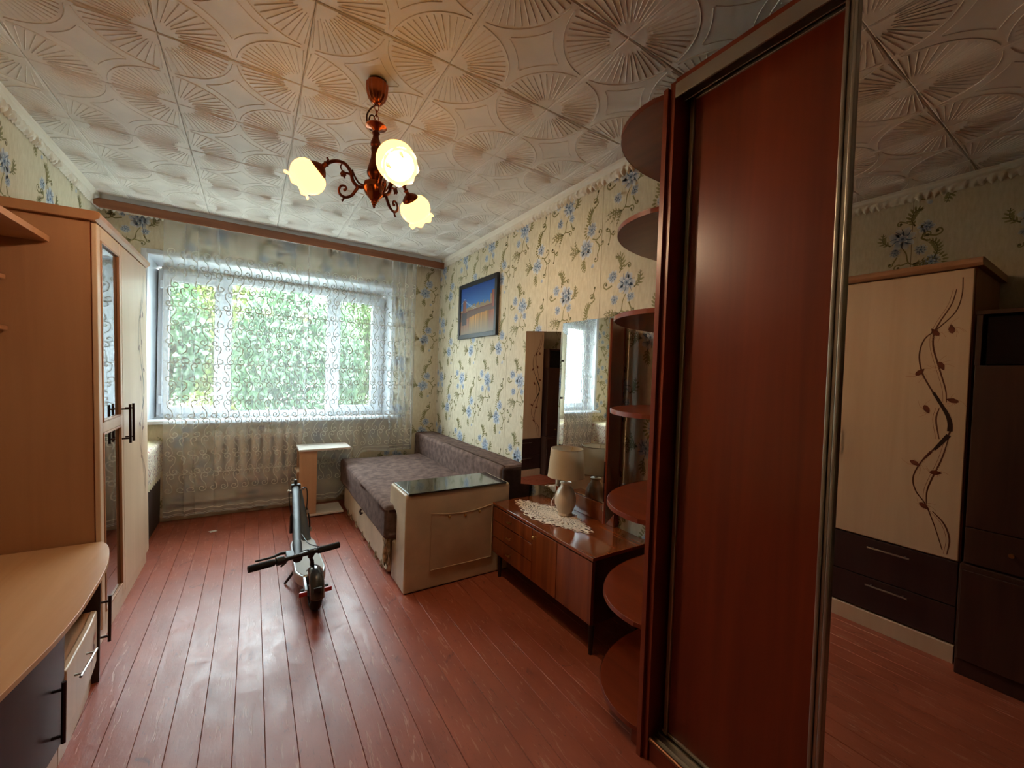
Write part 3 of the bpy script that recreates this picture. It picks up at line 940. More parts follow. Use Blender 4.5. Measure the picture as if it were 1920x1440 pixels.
def swirl(t, z, s, hgt):
    """one S-scroll, spiral at both ends, height hgt"""
    r0 = 0.029
    def sp(k, n=9):
        a = PI - 2.3 * PI * (1 - k / n); q = r0 * (0.22 + 0.78 * k / n)
        return (s * (0.010 + q * math.cos(a)), hgt / 2 - r0 + q * math.sin(a))
    top = [sp(k) for k in range(10)]
    path = top + [(-s * 0.012, hgt * 0.10), (0.0, 0.0), (s * 0.012, -hgt * 0.10)] + [(-a, -b) for a, b in top[::-1]]
    stroke(mb, cpl, [(t + a, z + b) for a, b in path], 0.0062, 0.0062, WHT, 0, 2)
row_z = []
z = 2.2
while z > 0.2:
    row_z.append(z); z -= 0.155
for ri, zc in enumerate(row_z):
    n = int((T1 - T0) / 0.078)
    for k in range(n):
        t = T0 + 0.045 + 0.078 * k + 0.02 * (ri % 2)
        if t > T1 - 0.03 or zc - 0.09 < hem(t) + 0.01: continue
        swirl(t, zc, 1 if (ri % 2 == 0) else -1, 0.165)
    if ri % 3 == 2:
        stroke(mb, cpl, [(T0 + 0.02 + 0.03 * i, zc - 0.08) for i in range(int((T1 - T0) / 0.03)) if zc - 0.08 > hem(T0 + 0.02 + 0.03 * i) + 0.01], 0.003, 0.003, WHT, 0, 1)
        for k in range(int((T1 - T0) / 0.052)):
            t = T0 + 0.03 + 0.052 * k
            if zc - 0.09 < hem(t) + 0.02: continue
            for a in (0.5, 1.2, 1.9, 2.6):
                stroke(mb, cpl, [(t, zc - 0.08), (t + 0.02 * math.cos(a), zc - 0.08 + 0.018 * math.sin(a)), (t + 0.03 * math.cos(a + 0.3), zc - 0.08 + 0.03 * math.sin(a + 0.3))], 0.002, 0.003, WHT, 0, 1)
# scalloped hem
for q in (0.006, 0.018, 0.05):
    stroke(mb, cpl, [(T0 + 0.01 * i, hem(T0 + 0.01 * i) + q) for i in range(int((T1 - T0) / 0.01))], 0.006, 0.006, WHT, 0, 1)
stroke(mb, cpl, [(T1 - 0.006, 0.55 + 0.1 * i) for i in range(20)], 0.008, 0.008, WHT, 0, 1)
o = mb.build('embroidery', M['embroidery'], cr, smooth=False, fix=False); o['kind'] = 'stuff'

r = root('radiator', (0.1, 4.415, 0.28), 'cream cast iron radiator behind the curtain under the window sill', 'radiator')
sec = None
for k in range(8):
    x = -0.25 + 0.093 * k
    mb = MB()
    mb.lathe([(0.02, 0.29), (0.032, 0.31), (0.034, 0.36), (0.033, 0.53), (0.034, 0.70), (0.032, 0.745), (0.02, 0.765)], Matrix.Translation((x, 4.405, 0)), 12)
    mb.box(x - 0.0455, x + 0.0455, 4.395, 4.425, 0.325, 0.365).box(x - 0.0455, x + 0.0455, 4.395, 4.425, 0.69, 0.73)
    mb.build('section', M['radiator'], r)
MB().tube([(0.45, 4.41, 0.345), (0.60, 4.41, 0.345), (0.66, 4.41, 0.32), (0.66, 4.41, 0.178)], 0.013, 10).build('inlet_pipe', M['radiator'], r)
r = root('heating_pipe', (0.1, 4.42, 0.10), 'pair of painted heating pipes running along the wall above floor', 'pipe')
MB().tube([(-0.60, 4.425, 0.155), (0.2, 4.425, 0.150), (0.9, 4.425, 0.15), (1.45, 4.425, 0.15)], 0.017, 10).build('upper_pipe', M['pipe'], r)
MB().tube([(-0.60, 4.415, 0.085), (0.2, 4.415, 0.085), (0.9, 4.415, 0.085), (1.45, 4.415, 0.085)], 0.021, 10).build('lower_pipe', M['pipe'], r)

# ================================================================== C-shaped side table
r = root('side_table', (0.56, 4.17, 0), 'narrow C-shaped pale wood side table standing before the radiator', 'table')
box('table_top', M['table_top'], r, 0.352, 0.785, 4.0, 4.308, 0.603, 0.621, 0.002)
box('front_panel', M['table_wood'], r, 0.36, 0.503, 4.03, 4.046, 0.03, 0.603, 0.0015)
box('back_panel', M['table_wood'], r, 0.36, 0.503, 4.268, 4.284, 0.03, 0.603, 0.0015)
for z in (0.22, 0.40): box('shelf', M['table_wood'], r, 0.345, 0.49, 4.046, 4.268, z, z + 0.016, 0.0015)
box('side_panel', M['table_wood'], r, 0.487, 0.503, 4.046, 4.268, 0.03, 0.603, 0.0015)
box('base_board', M['table_top'], r, 0.36, 0.735, 4.02, 4.30, 0.012, 0.030, 0.002)
for x in (0.39, 0.70):
    for y in (4.05, 4.27): MB().lathe([(0.014, 0.0), (0.014, 0.012)], Matrix.Translation((x, y, 0)), 10).build('foot', M['scoot_black'], r)

# ================================================================== sofa
r = root('sofa_bed', (1.25, 3.35, 0), 'taupe fabric sofa bed with cream leatherette arm beneath the picture', 'sofa')
box('base_frame', M['leather'], r, 0.765, 1.5, 2.66, 4.18, 0.012, 0.30, 0.02, 3)
mb = MB()
def cushion(name, mat, x0, x1, y0, y1, z0, z1, bev, amp, parent, seed):
    b = MB()
    nx, ny = 14, 26
    sd = random.Random(seed)
    ph = [sd.uniform(0, 6) for _ in range(8)]
    o = MB().box(x0, x1, y0, y1, z0, z1).build(name, mat, parent, bev, 5)
    s = o.modifiers.new('sub', 'SUBSURF'); s.subdivision_type = 'SIMPLE'; s.levels = 3; s.render_levels = 3
    o.modifiers.move(len(o.modifiers) - 1, 0)
    tx = bpy.data.textures.new(name + '_dents', 'CLOUDS'); tx.noise_scale = 0.22
    d = o.modifiers.new('dents', 'DISPLACE'); d.texture = tx; d.strength = amp; d.mid_level = 0.5; d.texture_coords = 'LOCAL'
    return o
cushion('seat_mattress', M['sofa_fabric'], 0.725, 1.53, 2.60, 4.20, 0.255, 0.478, 0.055, 0.014, r, 1)
cushion('backrest', M['sofa_fabric'], 1.53, 1.775, 2.52, 4.42, 0.12, 0.675, 0.05, 0.012, r, 2)
box('backrest_end', M['sofa_dark'], r, 1.535, 1.772, 2.485, 2.53, 0.02, 0.668, 0.02, 3)
prof = [(2.367, 0.004), (2.367, 0.585), (2.382, 0.6), (2.68, 0.6), (2.70, 0.585), (2.70, 0.475), (2.68, 0.455), (2.565, 0.45), (2.545, 0.43), (2.545, 0.27), (2.56, 0.25), (2.62, 0.245), (2.632, 0.23), (2.632, 0.004)]
MB().prism(prof, 'x', 0.782, 1.512).build('arm', M['leather'], r, 0.018, 4)
MB().box(0.782 + 0.01, 1.505, 2.372, 2.628, 0.0, 0.006).build('arm_base', M['scoot_black'], r)
box('arm_glass_top', M['black_glass'], r, 0.797, 1.482, 2.360, 2.664, 0.6015, 0.6105, 0.003)
# pocket on the arm
mb = MB()
def pocket(u, v):
    x = 0.942 + (1.375 - 0.942) * u
    top = 0.472 - 0.022 * math.sin(PI * u) - 0.0
    z = 0.118 + (top - 0.118) * v
    b = 0.004 + 0.012 * math.sin(PI * u) * math.sin(PI * min(1, v * 0.8))
    return (x, 2.366 - b, z)
mb.grid(pocket, 20, 16)
mb.build('arm_pocket', M['leather'], r, angle=180)
mb = MB()
edge = [(0.942, 2.361, 0.472), (0.942, 2.361, 0.118), (1.375, 2.361, 0.118), (1.375, 2.361, 0.472)]
mb.tube([Vector(p) for p in edge], 0.0035, 6)
mb.tube([pocket(k / 20, 1) for k in range(21)], 0.0035, 6)
mb.build('pocket_piping', M['stitch'], r)
for x in (1.06, 1.17, 1.275):
    p = pocket((x - 0.942) / 0.433, 0.985)
    MB().lathe([(0.009, 0), (0.009, 0.003), (0.004, 0.006)], look_matrix((x, p[1] - 0.001, p[2] - 0.012), (0, -1, 0)), 10).build('snap_button', M['brass'], r)
# torn lining hanging at the front corner
def rag(u, v):
    y = 2.60 + 0.10 * u + 0.012 * math.sin(9 * v + 4 * u)
    x = 0.755 - 0.014 * math.sin(7 * u + 5 * v) - 0.012 * v * math.sin(13 * u)
    z = 0.285 - (0.235 - 0.12 * abs(u - 0.25) - 0.03 * math.sin(17 * u)) * v
    return (x, y, z)
MB().grid(rag, 16, 12).build('torn_lining', M['torn'], r, angle=180)
mb = MB()
for k in range(7):
    y = 2.72 + 0.2 * k + random.uniform(-0.05, 0.05)
    mb.tube([(0.764, y, 0.012), (0.752, y + 0.02, 0.03), (0.764, y + 0.05, 0.05)], 0.006, 5)
mb.build('frayed_edge', M['torn'], r)['kind'] = 'stuff'
MB().tube([(0.722, 3.25, 0.27), (0.712, 3.24, 0.255), (0.715, 3.225, 0.24), (0.722, 3.21, 0.25)], 0.008, 6).build('pull_loop', M['sofa_dark'], r)

# ================================================================== chest, mirror, lamp
r = root('sideboard', (1.57, 1.87, 0), 'low glossy walnut sideboard with drawers and doors on black legs', 'sideboard')
box('body', M['chest_dark'], r, 1.388, 1.775, 1.398, 2.342, 0.162, 0.474, 0.002)
box('top_board', M['chest_top'], r, 1.368, 1.778, 1.393, 2.347, 0.474, 0.492, 0.003)
zs = [0.165, 0.272, 0.378, 0.470]
for k in range(3):
    d = box('drawer', M['chest_wood'], r, 1.371, 1.388, 1.892, 2.342, zs[k], zs[k + 1] - 0.004, 0.002)
    zc = (zs[k] + zs[k + 1]) / 2
    kb = MB(); kb.tube([(1.371, 2.117, zc), (1.352, 2.117, zc)], 0.004, 8); kb.tube([(1.352, 2.095, zc), (1.352, 2.139, zc)], 0.004, 8)
    kb.build('knob', M['brass'], d)
d = box('door', M['chest_wood'], r, 1.371, 1.388, 1.668, 1.888, 0.165, 0.466, 0.002)
MB().lathe([(0.005, 0), (0.005, 0.012), (0.010, 0.016), (0.010, 0.022), (0.004, 0.026)], look_matrix((1.371, 1.855, 0.427), (-1, 0, 0)), 12).build('knob', M['brass'], d)
box('door', M['chest_wood'], r, 1.371, 1.388, 1.400, 1.664, 0.165, 0.466, 0.002)
for x in (1.41, 1.745):
    for y in (1.43, 2.30):
        MB().lathe([(0.011, 0.0), (0.018, 0.162)], Matrix.Translation((x, y, 0)), 12).build('leg', M['black_leg'], r)

r = root('dressing_mirror', (1.75, 1.9, 0.492), 'three-wing dressing mirror with dark wood standing on the walnut sideboard', 'mirror')
box('back_board', M['mahog'], r, 1.768, 1.788, 1.632, 2.165, 0.492, 1.705, 0.002)
box('base_rail', M['chest_wood'], r, 1.752, 1.768, 1.632, 2.165, 0.492, 0.602, 0.003)
MB().box(1.760, 1.7675, 1.634, 2.163, 0.606, 1.703).build('centre_glass', M['mirror'], r, smooth=False)
def wing(name_g, hinge, outer, z0, z1, gl, wd, flip=1):
    h, o_ = Vector((*hinge, 0)), Vector((*outer, 0))
    d = (o_ - h).normalized(); n = Vector((-d.y, d.x, 0)) * flip
    def pr(a, b, t0, t1, za, zb, mat, nm):
        p = [h + d * a + n * t0, h + d * b + n * t0, h + d * b + n * t1, h + d * a + n * t1]
        return MB().prism([(q.x, q.y) for q in p], 'z', za, zb).build(nm, mat, r, smooth=False)
    L = (o_ - h).length
    pr(0, L, -0.016, -0.006, z0, z1, M['mahog_edge'], wd)
    pr(0.001, L - 0.001, -0.006, 0.0, z0 + 0.001, z1 - 0.001, M['mirror'], gl)
wing('left', (1.752, 2.17), (1.752 - 0.72 * 0.24, 2.17 + 0.69 * 0.24), 0.592, 1.648, 'wing_glass', 'wing_board', 1)
wing('right', (1.752, 1.630), (1.530, 1.505), 0.592, 1.648, 'wing_glass', 'wing_board', -1)
for z in (1.45, 1.20, 0.8):
    mb = MB(); mb.lathe([(0.007, 0), (0.007, 0.006)], look_matrix((1.758, 2.15, z), (-1, -0.6, 0)), 10)
    mb.build('hinge_clip', M['scoot_black'], r)

# doily: lace cells with real holes
def lobes(a): return 1.0 + 0.055 * math.cos(22 * a)
mb = MB()
nr, na = 26, 176
cx, cyy, hx, hy = 1.555, 1.965, 0.128, 0.305
def dpt(i, k):
    q = i / nr; a = 2 * PI * k / na
    ca, sa = math.cos(a), math.sin(a)
    rr = q * (1 + (0.05 * math.cos(22 * a) + 0.10 * math.cos(4 * a)) * q * q)
    x, y = hx * rr * ca, hy * rr * sa
    t = 0.06
    return (cx + x * math.cos(t) - y * math.sin(t), cyy + x * math.sin(t) + y * math.cos(t), 0.4945 + 0.0006 * math.sin(5 * a + 9 * q))
vs = [dpt(i, k) for i in range(nr + 1) for k in range(na)]
fs = []
for i in range(nr):
    for k in range(na):
        q = i / nr
        hole = False
        if 3 <= i < 7: hole = (k % 8) in (2, 3, 4, 5) and i % 2 == 1
        elif 8 <= i < 12: hole = ((k + 4 * (i % 2)) % 8) in (1, 2, 3)
        elif 13 <= i < 17: hole = ((k + 2 * i) % 8) in (2, 3, 4)
        elif 18 <= i < 21: hole = (k % 4) in (1, 2) and i % 2 == 0
        elif 22 <= i < 25: hole = ((k + 4) % 8) in (2, 3, 4)
        if hole: continue
        fs.append((i * na + k, i * na + (k + 1) % na, (i + 1) * na + (k + 1) % na, (i + 1) * na + k))
mb.add(vs, fs)
d = mb.build('lace_doily', M['lace'], None, angle=180, fix=False)
tag(d, 'oval white crochet doily lying on the walnut sideboard', 'doily')
s_ = d.modifiers.new('thick', 'SOLIDIFY'); s_.thickness = 0.0015; s_.offset = -1

r = root('table_lamp', (1.634, 1.922, 0.496), 'cream ceramic table lamp with linen drum shade on the doily', 'lamp')
T = Matrix.Translation((1.634, 1.922, 0))
MB().lathe([(0.042, 0.496), (0.046, 0.502), (0.042, 0.514), (0.050, 0.53), (0.062, 0.562), (0.066, 0.588), (0.062, 0.620), (0.048, 0.652), (0.031, 0.675), (0.030, 0.686), (0.037, 0.694), (0.034, 0.699), (0.012, 0.701)], T, 28).build('ceramic_base', M['ceramic'], r)
MB().lathe([(0.011, 0.700), (0.011, 0.712), (0.015, 0.714), (0.015, 0.765), (0.008, 0.77)], T, 14).build('lamp_holder', M['chrome'], r)
MB().lathe([(0.113, 0.733), (0.098, 0.905)], T, 40, cap=False).build('lamp_shade', M['shade_linen'], r, fix=False)
for rr, z in ((0.113, 0.734), (0.098, 0.904)):
    MB().tube([(1.634 + rr * math.cos(2 * PI * k / 36), 1.922 + rr * math.sin(2 * PI * k / 36), z) for k in range(36)], 0.0022, 6, closed=True).build('shade_rim', M['stitch'], r)
mb = MB()
for k in range(3):
    a = 0.5 + 2 * PI * k / 3
    mb.tube([(1.634, 1.922, 0.765), (1.634 + 0.1 * math.cos(a), 1.922 + 0.1 * math.sin(a), 0.902)], 0.0015, 5)
mb.build('shade_carrier', M['brass'], r)
MB().tube(smooth_path([(1.590, 1.930, 0.515), (1.570, 1.955, 0.53), (1.562, 1.967, 0.57), (1.575, 1.960, 0.60), (1.595, 1.950, 0.625)], 5), 0.0028, 6).build('cord', M['cord_white'], r)

# ================================================================== picture
r = root('framed_picture', (1.79, 3.48, 1.687), 'black framed night photograph of a lit bridge and skyline on the wall', 'picture')
py0, py1, pz0, pz1, fw = 3.092, 3.872, 1.687, 2.232, 0.042
mb = MB()
mb.box(1.768, 1.797, py0, py0 + fw, pz0, pz1).box(1.768, 1.797, py1 - fw, py1, pz0, pz1)
mb.box(1.768, 1.797, py0 + fw, py1 - fw, pz0, pz0 + fw).box(1.768, 1.797, py0 + fw, py1 - fw, pz1 - fw, pz1)
mb.build('frame', M['frame_black'], r, 0.003)
nu, nv = 220, 150
rg = np.random.default_rng(4)
bh = 0.05 + 0.11 * rg.random(40) * np.exp(-((np.arange(40) / 40 - 0.62) / 0.35) ** 2)
bh[35:38] = 0.24; bh[0:4] = 0.03
streak = rg.random(60)
def pic(u, v):
    sky = np.array((26, 60, 132)) * v + np.array((66, 128, 186)) * (1 - v)
    q = (v - 0.55) / 0.45
    c = np.array((58, 120, 184)) * (1 - q) + np.array((36, 72, 150)) * q
    k = int(u * 40) % 40
    base = 0.50
    if v < base + bh[k] and v >= 0.42:
        c = np.array((46, 52, 74))
        if (int(u * 200) * 7 + int(v * 150) * 13) % 5 < 2: c = np.array((226, 190, 120))
    deck = 0.475 + 0.055 * u
    under = 0.40 - 0.12 * (1 - min(1, u / 0.85)) ** 2 + 0.02 * u
    if under < v < deck:
        c = np.array((66, 50, 54)) if (int(u * 160) + int(v * 140)) % 3 else np.array((150, 120, 90))
    if abs(v - deck) < 0.012: c = np.array((104, 56, 50))
    if v <= under:
        s = streak[int(u * 60) % 60]
        g = v / 0.42
        gold = np.array((214, 150, 60)) * (0.6 + 0.5 * s) if 0.28 < u < 0.85 else np.array((196, 110, 70)) * (0.55 + 0.5 * s)
        c = gold * g + np.array((132, 122, 104)) * (1 - g)
    for (uc, w, vt, col) in ((0.12, 0.055, 0.74, (132, 78, 62)), (0.95, 0.035, 0.80, (150, 84, 64))):
        if abs(u - uc) < w and 0.47 < v < vt: c = np.array(col) * (0.85 + 0.3 * (((u - uc) / w + 1) / 2))
    if abs(u - 0.12) < 0.08 and 0.2 < v <= 0.47: c = np.array((62, 60, 64))
    for (ua, va, ub, vb) in ((0.14, 0.72, 0.42, 0.52), (0.15, 0.72, 0.50, 0.52), (0.0, 0.66, 0.1, 0.72)):
        if ua <= u <= ub:
            vv = va + (vb - va) * ((u - ua) / (ub - ua)) ** 0.8
            if abs(v - vv) < 0.004: c = np.array((190, 210, 226))
    if abs(u - 0.12) < 0.008 and abs(v - 0.76) < 0.012: c = np.array((240, 240, 230))
    return (*lin(np.clip(c, 0, 255)), 1.0)
mb = MB()
w_ = nu + 1
vs, cs = [], []
for j in range(nv + 1):
    for i in range(nu + 1):
        u, v = i / nu, j / nv
        vs.append((1.779, py1 - fw - (py1 - py0 - 2 * fw) * u, pz0 + fw + (pz1 - pz0 - 2 * fw) * v)); cs.append(pic(u, v))
mb.add(vs, [(j * w_ + i, j * w_ + i + 1, (j + 1) * w_ + i + 1, (j + 1) * w_ + i) for j in range(nv) for i in range(nu)], cs)
mb.build('photo_print', M['picture'], r, smooth=False, fix=False)

# ================================================================== chandelier
HX, HY = 0.434, 1.868
r = root('chandelier', (HX, HY, H), 'copper three-arm chandelier with lit frosted tulip glass shades', 'chandelier')
T = Matrix.Translation((HX, HY, 0))
def flute(a, i, rr, z): return (rr * (1 + 0.045 * math.cos(14 * a)) if 0 < i < 6 else rr, z)
MB().lathe([(0.034, H - 0.001), (0.044, H - 0.012), (0.045, H - 0.03), (0.043, H - 0.05), (0.036, H - 0.075), (0.022, H - 0.095), (0.008, H - 0.102)], T, 56, flute).build('ceiling_cup', M['copper'], r)
mb = MB()
z0 = H - 0.10
for k in range(4):
    zc = z0 - 0.014 - 0.023 * k
    pts = []
    for j in range(14):
        a = 2 * PI * j / 14
        u, v = 0.0085 * math.cos(a), 0.016 * math.sin(a)
        pts.append((HX + u, HY, zc + v) if k % 2 == 0 else (HX, HY + u, zc + v))
    mb.tube(pts, 0.0018, 6, closed=True)
mb.build('chain', M['copper'], r)
mb = MB()
mb.tube(smooth_path([(HX, HY, z0), (HX - 0.02, HY + 0.012, z0 - 0.015), (HX - 0.035, HY + 0.022, z0 - 0.045), (HX - 0.032, HY + 0.02, z0 - 0.085), (HX - 0.022, HY + 0.014, z0 - 0.10)], 5), 0.0035, 7)
mb.tube(smooth_path([(HX - 0.03, HY + 0.02, z0 - 0.095), (HX - 0.024, HY + 0.016, z0 - 0.05), (HX - 0.01, HY + 0.006, z0 - 0.05), (HX, HY, z0 - 0.09)], 5), 0.003, 7)
mb.build('power_cable', M['cable'], r)
MB().lathe([(0.004, 2.422), (0.012, 2.42), (0.042, 2.409), (0.045, 2.403), (0.038, 2.399), (0.02, 2.394), (0.012, 2.385), (0.006, 2.38)], T, 28).build('drip_plate', M['copper'], r)
MB().lathe([(0.010, 2.386), (0.017, 2.376), (0.012, 2.366), (0.014, 2.352), (0.021, 2.335), (0.022, 2.322), (0.017, 2.315), (0.020, 2.308), (0.017, 2.29), (0.020, 2.262), (0.029, 2.226), (0.034, 2.206), (0.030, 2.19), (0.020, 2.18), (0.016, 2.172)], T, 20).build('stem', M['bronze'], r)
MB().lathe([(0.016, 2.175), (0.030, 2.168), (0.044, 2.158), (0.046, 2.146), (0.045, 2.128), (0.036, 2.108), (0.022, 2.092), (0.018, 2.086), (0.020, 2.083), (0.013, 2.079), (0.014, 2.075), (0.009, 2.071), (0.010, 2.067), (0.005, 2.062), (0.006, 2.057), (0.001, 2.05)], T, 24).build('hub', M['copper'], r)

def shade_glass():
    m, nt, b = base_mat('lit_frosted_glass')
    b.inputs['Base Color'].default_value = (0.10, 0.08, 0.04, 1)
    b.inputs['Roughness'].default_value = 0.25
    b.inputs['Emission Color'].default_value = (1.0, 0.45, 0.095, 1)
    b.inputs['Emission Strength'].default_value = SHADE
    return m
M['lit_glass'] = shade_glass()
def bulb_mat():
    m = bpy.data.materials.new('glowing_bulb'); m.use_nodes = True
    nt = m.node_tree
    for n in list(nt.nodes): nt.nodes.remove(n)
    o = nt.nodes.new('ShaderNodeOutputMaterial')
    e = nt.nodes.new('ShaderNodeEmission'); e.inputs['Color'].default_value = (1.0, 0.72, 0.46, 1); e.inputs['Strength'].default_value = BULB
    nt.links.new(e.outputs[0], o.inputs['Surface'])
    return m
M['bulb'] = bulb_mat()

RV = Vector((R0[0], R0[1], 0)).normalized(); FV = Vector((R2[0], R2[1], 0)).normalized()
for ai, ang in enumerate((185, 305, 65)):
    a = math.radians(ang)
    d = RV * math.cos(a) + FV * math.sin(a)
    dz = (-0.005, -0.045, -0.025)[ai]
    def Q(rr, z): return Vector((HX + d.x * rr, HY + d.y * rr, z + dz * (rr - 0.04) / 0.24))
    mb = MB()
    main = smooth_path([Q(0.040, 2.140), Q(0.070, 2.142), Q(0.092, 2.165), Q(0.104, 2.205), Q(0.128, 2.236), Q(0.160, 2.246), Q(0.190, 2.240), Q(0.214, 2.224)], 6)
    mb.tube(main, [0.0075] * len(main), 8)
    up = smooth_path([Q(0.045, 2.148), Q(0.068, 2.158), Q(0.085, 2.185), Q(0.097, 2.212)], 5)
    mb.tube(up, 0.004, 7)
    mb.build('arm', M['bronze'], r)
    sc = [Q(0.070, 2.140), Q(0.082, 2.120), Q(0.098, 2.100), Q(0.122, 2.092), Q(0.143, 2.102), Q(0.151, 2.122), Q(0.142, 2.140), Q(0.126, 2.141), Q(0.119, 2.130), Q(0.126, 2.122)]
    P = smooth_path(sc, 5)
    mb = MB(); mb.tube(P, [0.007 - 0.003 * i / len(P) for i in range(len(P))], 8)
    mb.lathe([(0.001, -0.007), (0.006, -0.004), (0.007, 0.0), (0.006, 0.004), (0.001, 0.007)], Matrix.Translation(Q(0.126, 2.124)), 10)
    mb.tube([Q(0.128, 2.094), Q(0.132, 2.080), Q(0.138, 2.076)], [0.005, 0.004, 0.006], 6)
    mb.build('scroll', M['bronze'], r)
    mb = MB()
    mb.tube(smooth_path([Q(0.100, 2.190), Q(0.118, 2.196), Q(0.130, 2.192)], 4), [0.005] * 9, 6)
    mb.tube(smooth_path([Q(0.140, 2.238), Q(0.146, 2.222), Q(0.138, 2.206), Q(0.130, 2.198)], 4), 0.003, 6)
    for k in range(7):
        q = 2 * PI * k / 7
        mb.lathe([(0.001, -0.006), (0.006, 0.0), (0.001, 0.007)], Matrix.Translation(Q(0.134 + 0.009 * math.cos(q), 2.192 + 0.009 * math.sin(q))), 7)
    mb.lathe([(0.001, -0.008), (0.007, 0.0), (0.001, 0.008)], Matrix.Translation(Q(0.134, 2.192)), 8)
    mb.tube([Q(0.128, 2.182), Q(0.126, 2.172)], [0.004, 0.002], 6)
    mb.build('rosette', M['bronze'], r)
    ax = (d * 0.775 + Vector((0, 0, -0.63))).normalized()
    mt = look_matrix(Q(0.205, 2.232), ax)
    mb = MB(); mb.lathe([(0.008, -0.004), (0.013, 0.0), (0.009, 0.010), (0.011, 0.018), (0.022, 0.024), (0.036, 0.036), (0.040, 0.042), (0.040, 0.050), (0.030, 0.052)], mt, 24)
    mb.tube([Q(0.205, 2.236), Q(0.198, 2.252), Q(0.204, 2.258)], [0.005, 0.004, 0.005], 6)
    mb.build('socket_cap', M['bronze'], r)
    def ruffle(q, i, rr, z):
        if i >= 11: return (rr * (1 + 0.03 * math.cos(8 * q)), z + (0.006 if i == 13 else 0.003) * math.cos(8 * q) * (1 if i > 11 else 0.5))
        return (rr, z)
    sh = MB(); sh.lathe([(0.033, 0.046), (0.048, 0.049), (0.062, 0.059), (0.071, 0.075), (0.075, 0.092), (0.074, 0.108), (0.069, 0.124), (0.061, 0.136), (0.054, 0.143), (0.052, 0.147), (0.054, 0.150), (0.060, 0.152), (0.065, 0.155), (0.068, 0.159)], mt, 40, ruffle, cap=False)
    so = sh.build('glass_shade', M['lit_glass'], r, angle=180, fix=False)
    bl = MB(); bl.lathe([(0.004, 0.05), (0.013, 0.056), (0.014, 0.068), (0.020, 0.082), (0.026, 0.098), (0.027, 0.110), (0.022, 0.126), (0.010, 0.135), (0.001, 0.137)], mt, 16)
    bl.build('bulb', M['bulb'], so)

# ================================================================== kick scooter, folded
r = root('kick_scooter', (0.305, 2.95, 0), 'folded grey electric kick scooter standing on the red floor', 'scooter')
def wheel(c, R, w, parent):
    m = look_matrix(c, (1, 0.0, 0))
    prof = []
    for k in range(13):
        a = -PI / 2 + PI * k / 12
        prof.append((R - w * 0.5 + w * 0.5 * math.cos(a), w * 0.5 * math.sin(a)))
    tw = MB().lathe([(R - w * 0.62, -w * 0.42)] + prof + [(R - w * 0.62, w * 0.42)], m, 40, cap=False).build('tyre', M['tyre'], parent, angle=60)
    h = MB().lathe([(0.012, -w * 0.5), (0.03, -w * 0.5), (0.034, -w * 0.36), (R - w * 0.6, -w * 0.34), (R - w * 0.58, 0), (R - w * 0.6, w * 0.34), (0.034, w * 0.36), (0.03, w * 0.5), (0.012, w * 0.5)], m, 24).build('wheel_hub', M['scoot_black'], tw)
    return tw
RW = (0.312, 2.478, 0.108)
FWc = (0.300, 3.42, 0.108)
wheel(RW, 0.108, 0.062, r); wheel(FWc, 0.108, 0.050, r)
# deck
poly = [(0.225, 2.66), (0.245, 2.60), (0.262, 2.575), (0.362, 2.575), (0.380, 2.60), (0.393, 2.66), (0.385, 3.10), (0.365, 3.18), (0.255, 3.18), (0.232, 3.10)]
MB().prism(poly, 'z', 0.085, 0.148).build('deck', M['scoot_silver'], r, 0.010, 3)
ins = [(0.31 + (x - 0.31) * 0.88, 2.88 + (y - 2.88) * 0.975) for x, y in poly]
MB().prism(ins, 'z', 0.147, 0.1515).build('deck_mat', M['deck_mat'], r, 0.002)
# rear fork and reflectors
mb = MB()
for s in (-1, 1):
    mb.prism([(2.60, 0.10), (2.60, 0.145), (2.50, 0.135), (2.45, 0.125), (2.445, 0.095), (2.50, 0.09)], 'x', 0.312 + s * 0.043 - 0.007, 0.312 + s * 0.043 + 0.007)
mb.build('rear_fork', M['scoot_silver'], r, 0.003)
for s in (-1, 1):
    xx = 0.312 + s * 0.056
    o = box('reflector', M['red'], r, xx - 0.014 - (0.012 if s < 0 else 0), xx + 0.014 + (0.012 if s > 0 else 0), 2.428, 2.440, 0.103, 0.127, 0.003)
    MB().lathe([(0.013, -0.006), (0.015, 0.0), (0.013, 0.010), (0.006, 0.012)], look_matrix((0.312 + s * 0.060, 2.478, 0.108), (s, 0, 0)), 12).build('axle_cap', M['scoot_black'], r)
# rear mudguard
mb = MB()
def guard(u, v):
    a = math.radians(-2 + 140 * v)
    R = 0.124 + 0.006 * math.cos((u - 0.5) * PI)
    w = (u - 0.5) * 2
    rr = R - 0.016 * w * w
    return (RW[0] + w * 0.037, RW[1] - math.cos(a) * rr, RW[2] + math.sin(a) * rr)
MB().grid(guard, 8, 20).build('rear_mudguard', M['guard'], r, angle=180).modifiers.new('thick', 'SOLIDIFY').thickness = 0.003
box('tail_light', M['scoot_black'], r, 0.292, 0.332, 2.346, 2.358, 0.150, 0.175, 0.003)
MB().tube([(0.30, 2.505, 0.235), (0.298, 2.50, 0.262), (0.29, 2.50, 0.285)], [0.012, 0.010, 0.008], 8).build('lock_hook', M['scoot_black'], r)
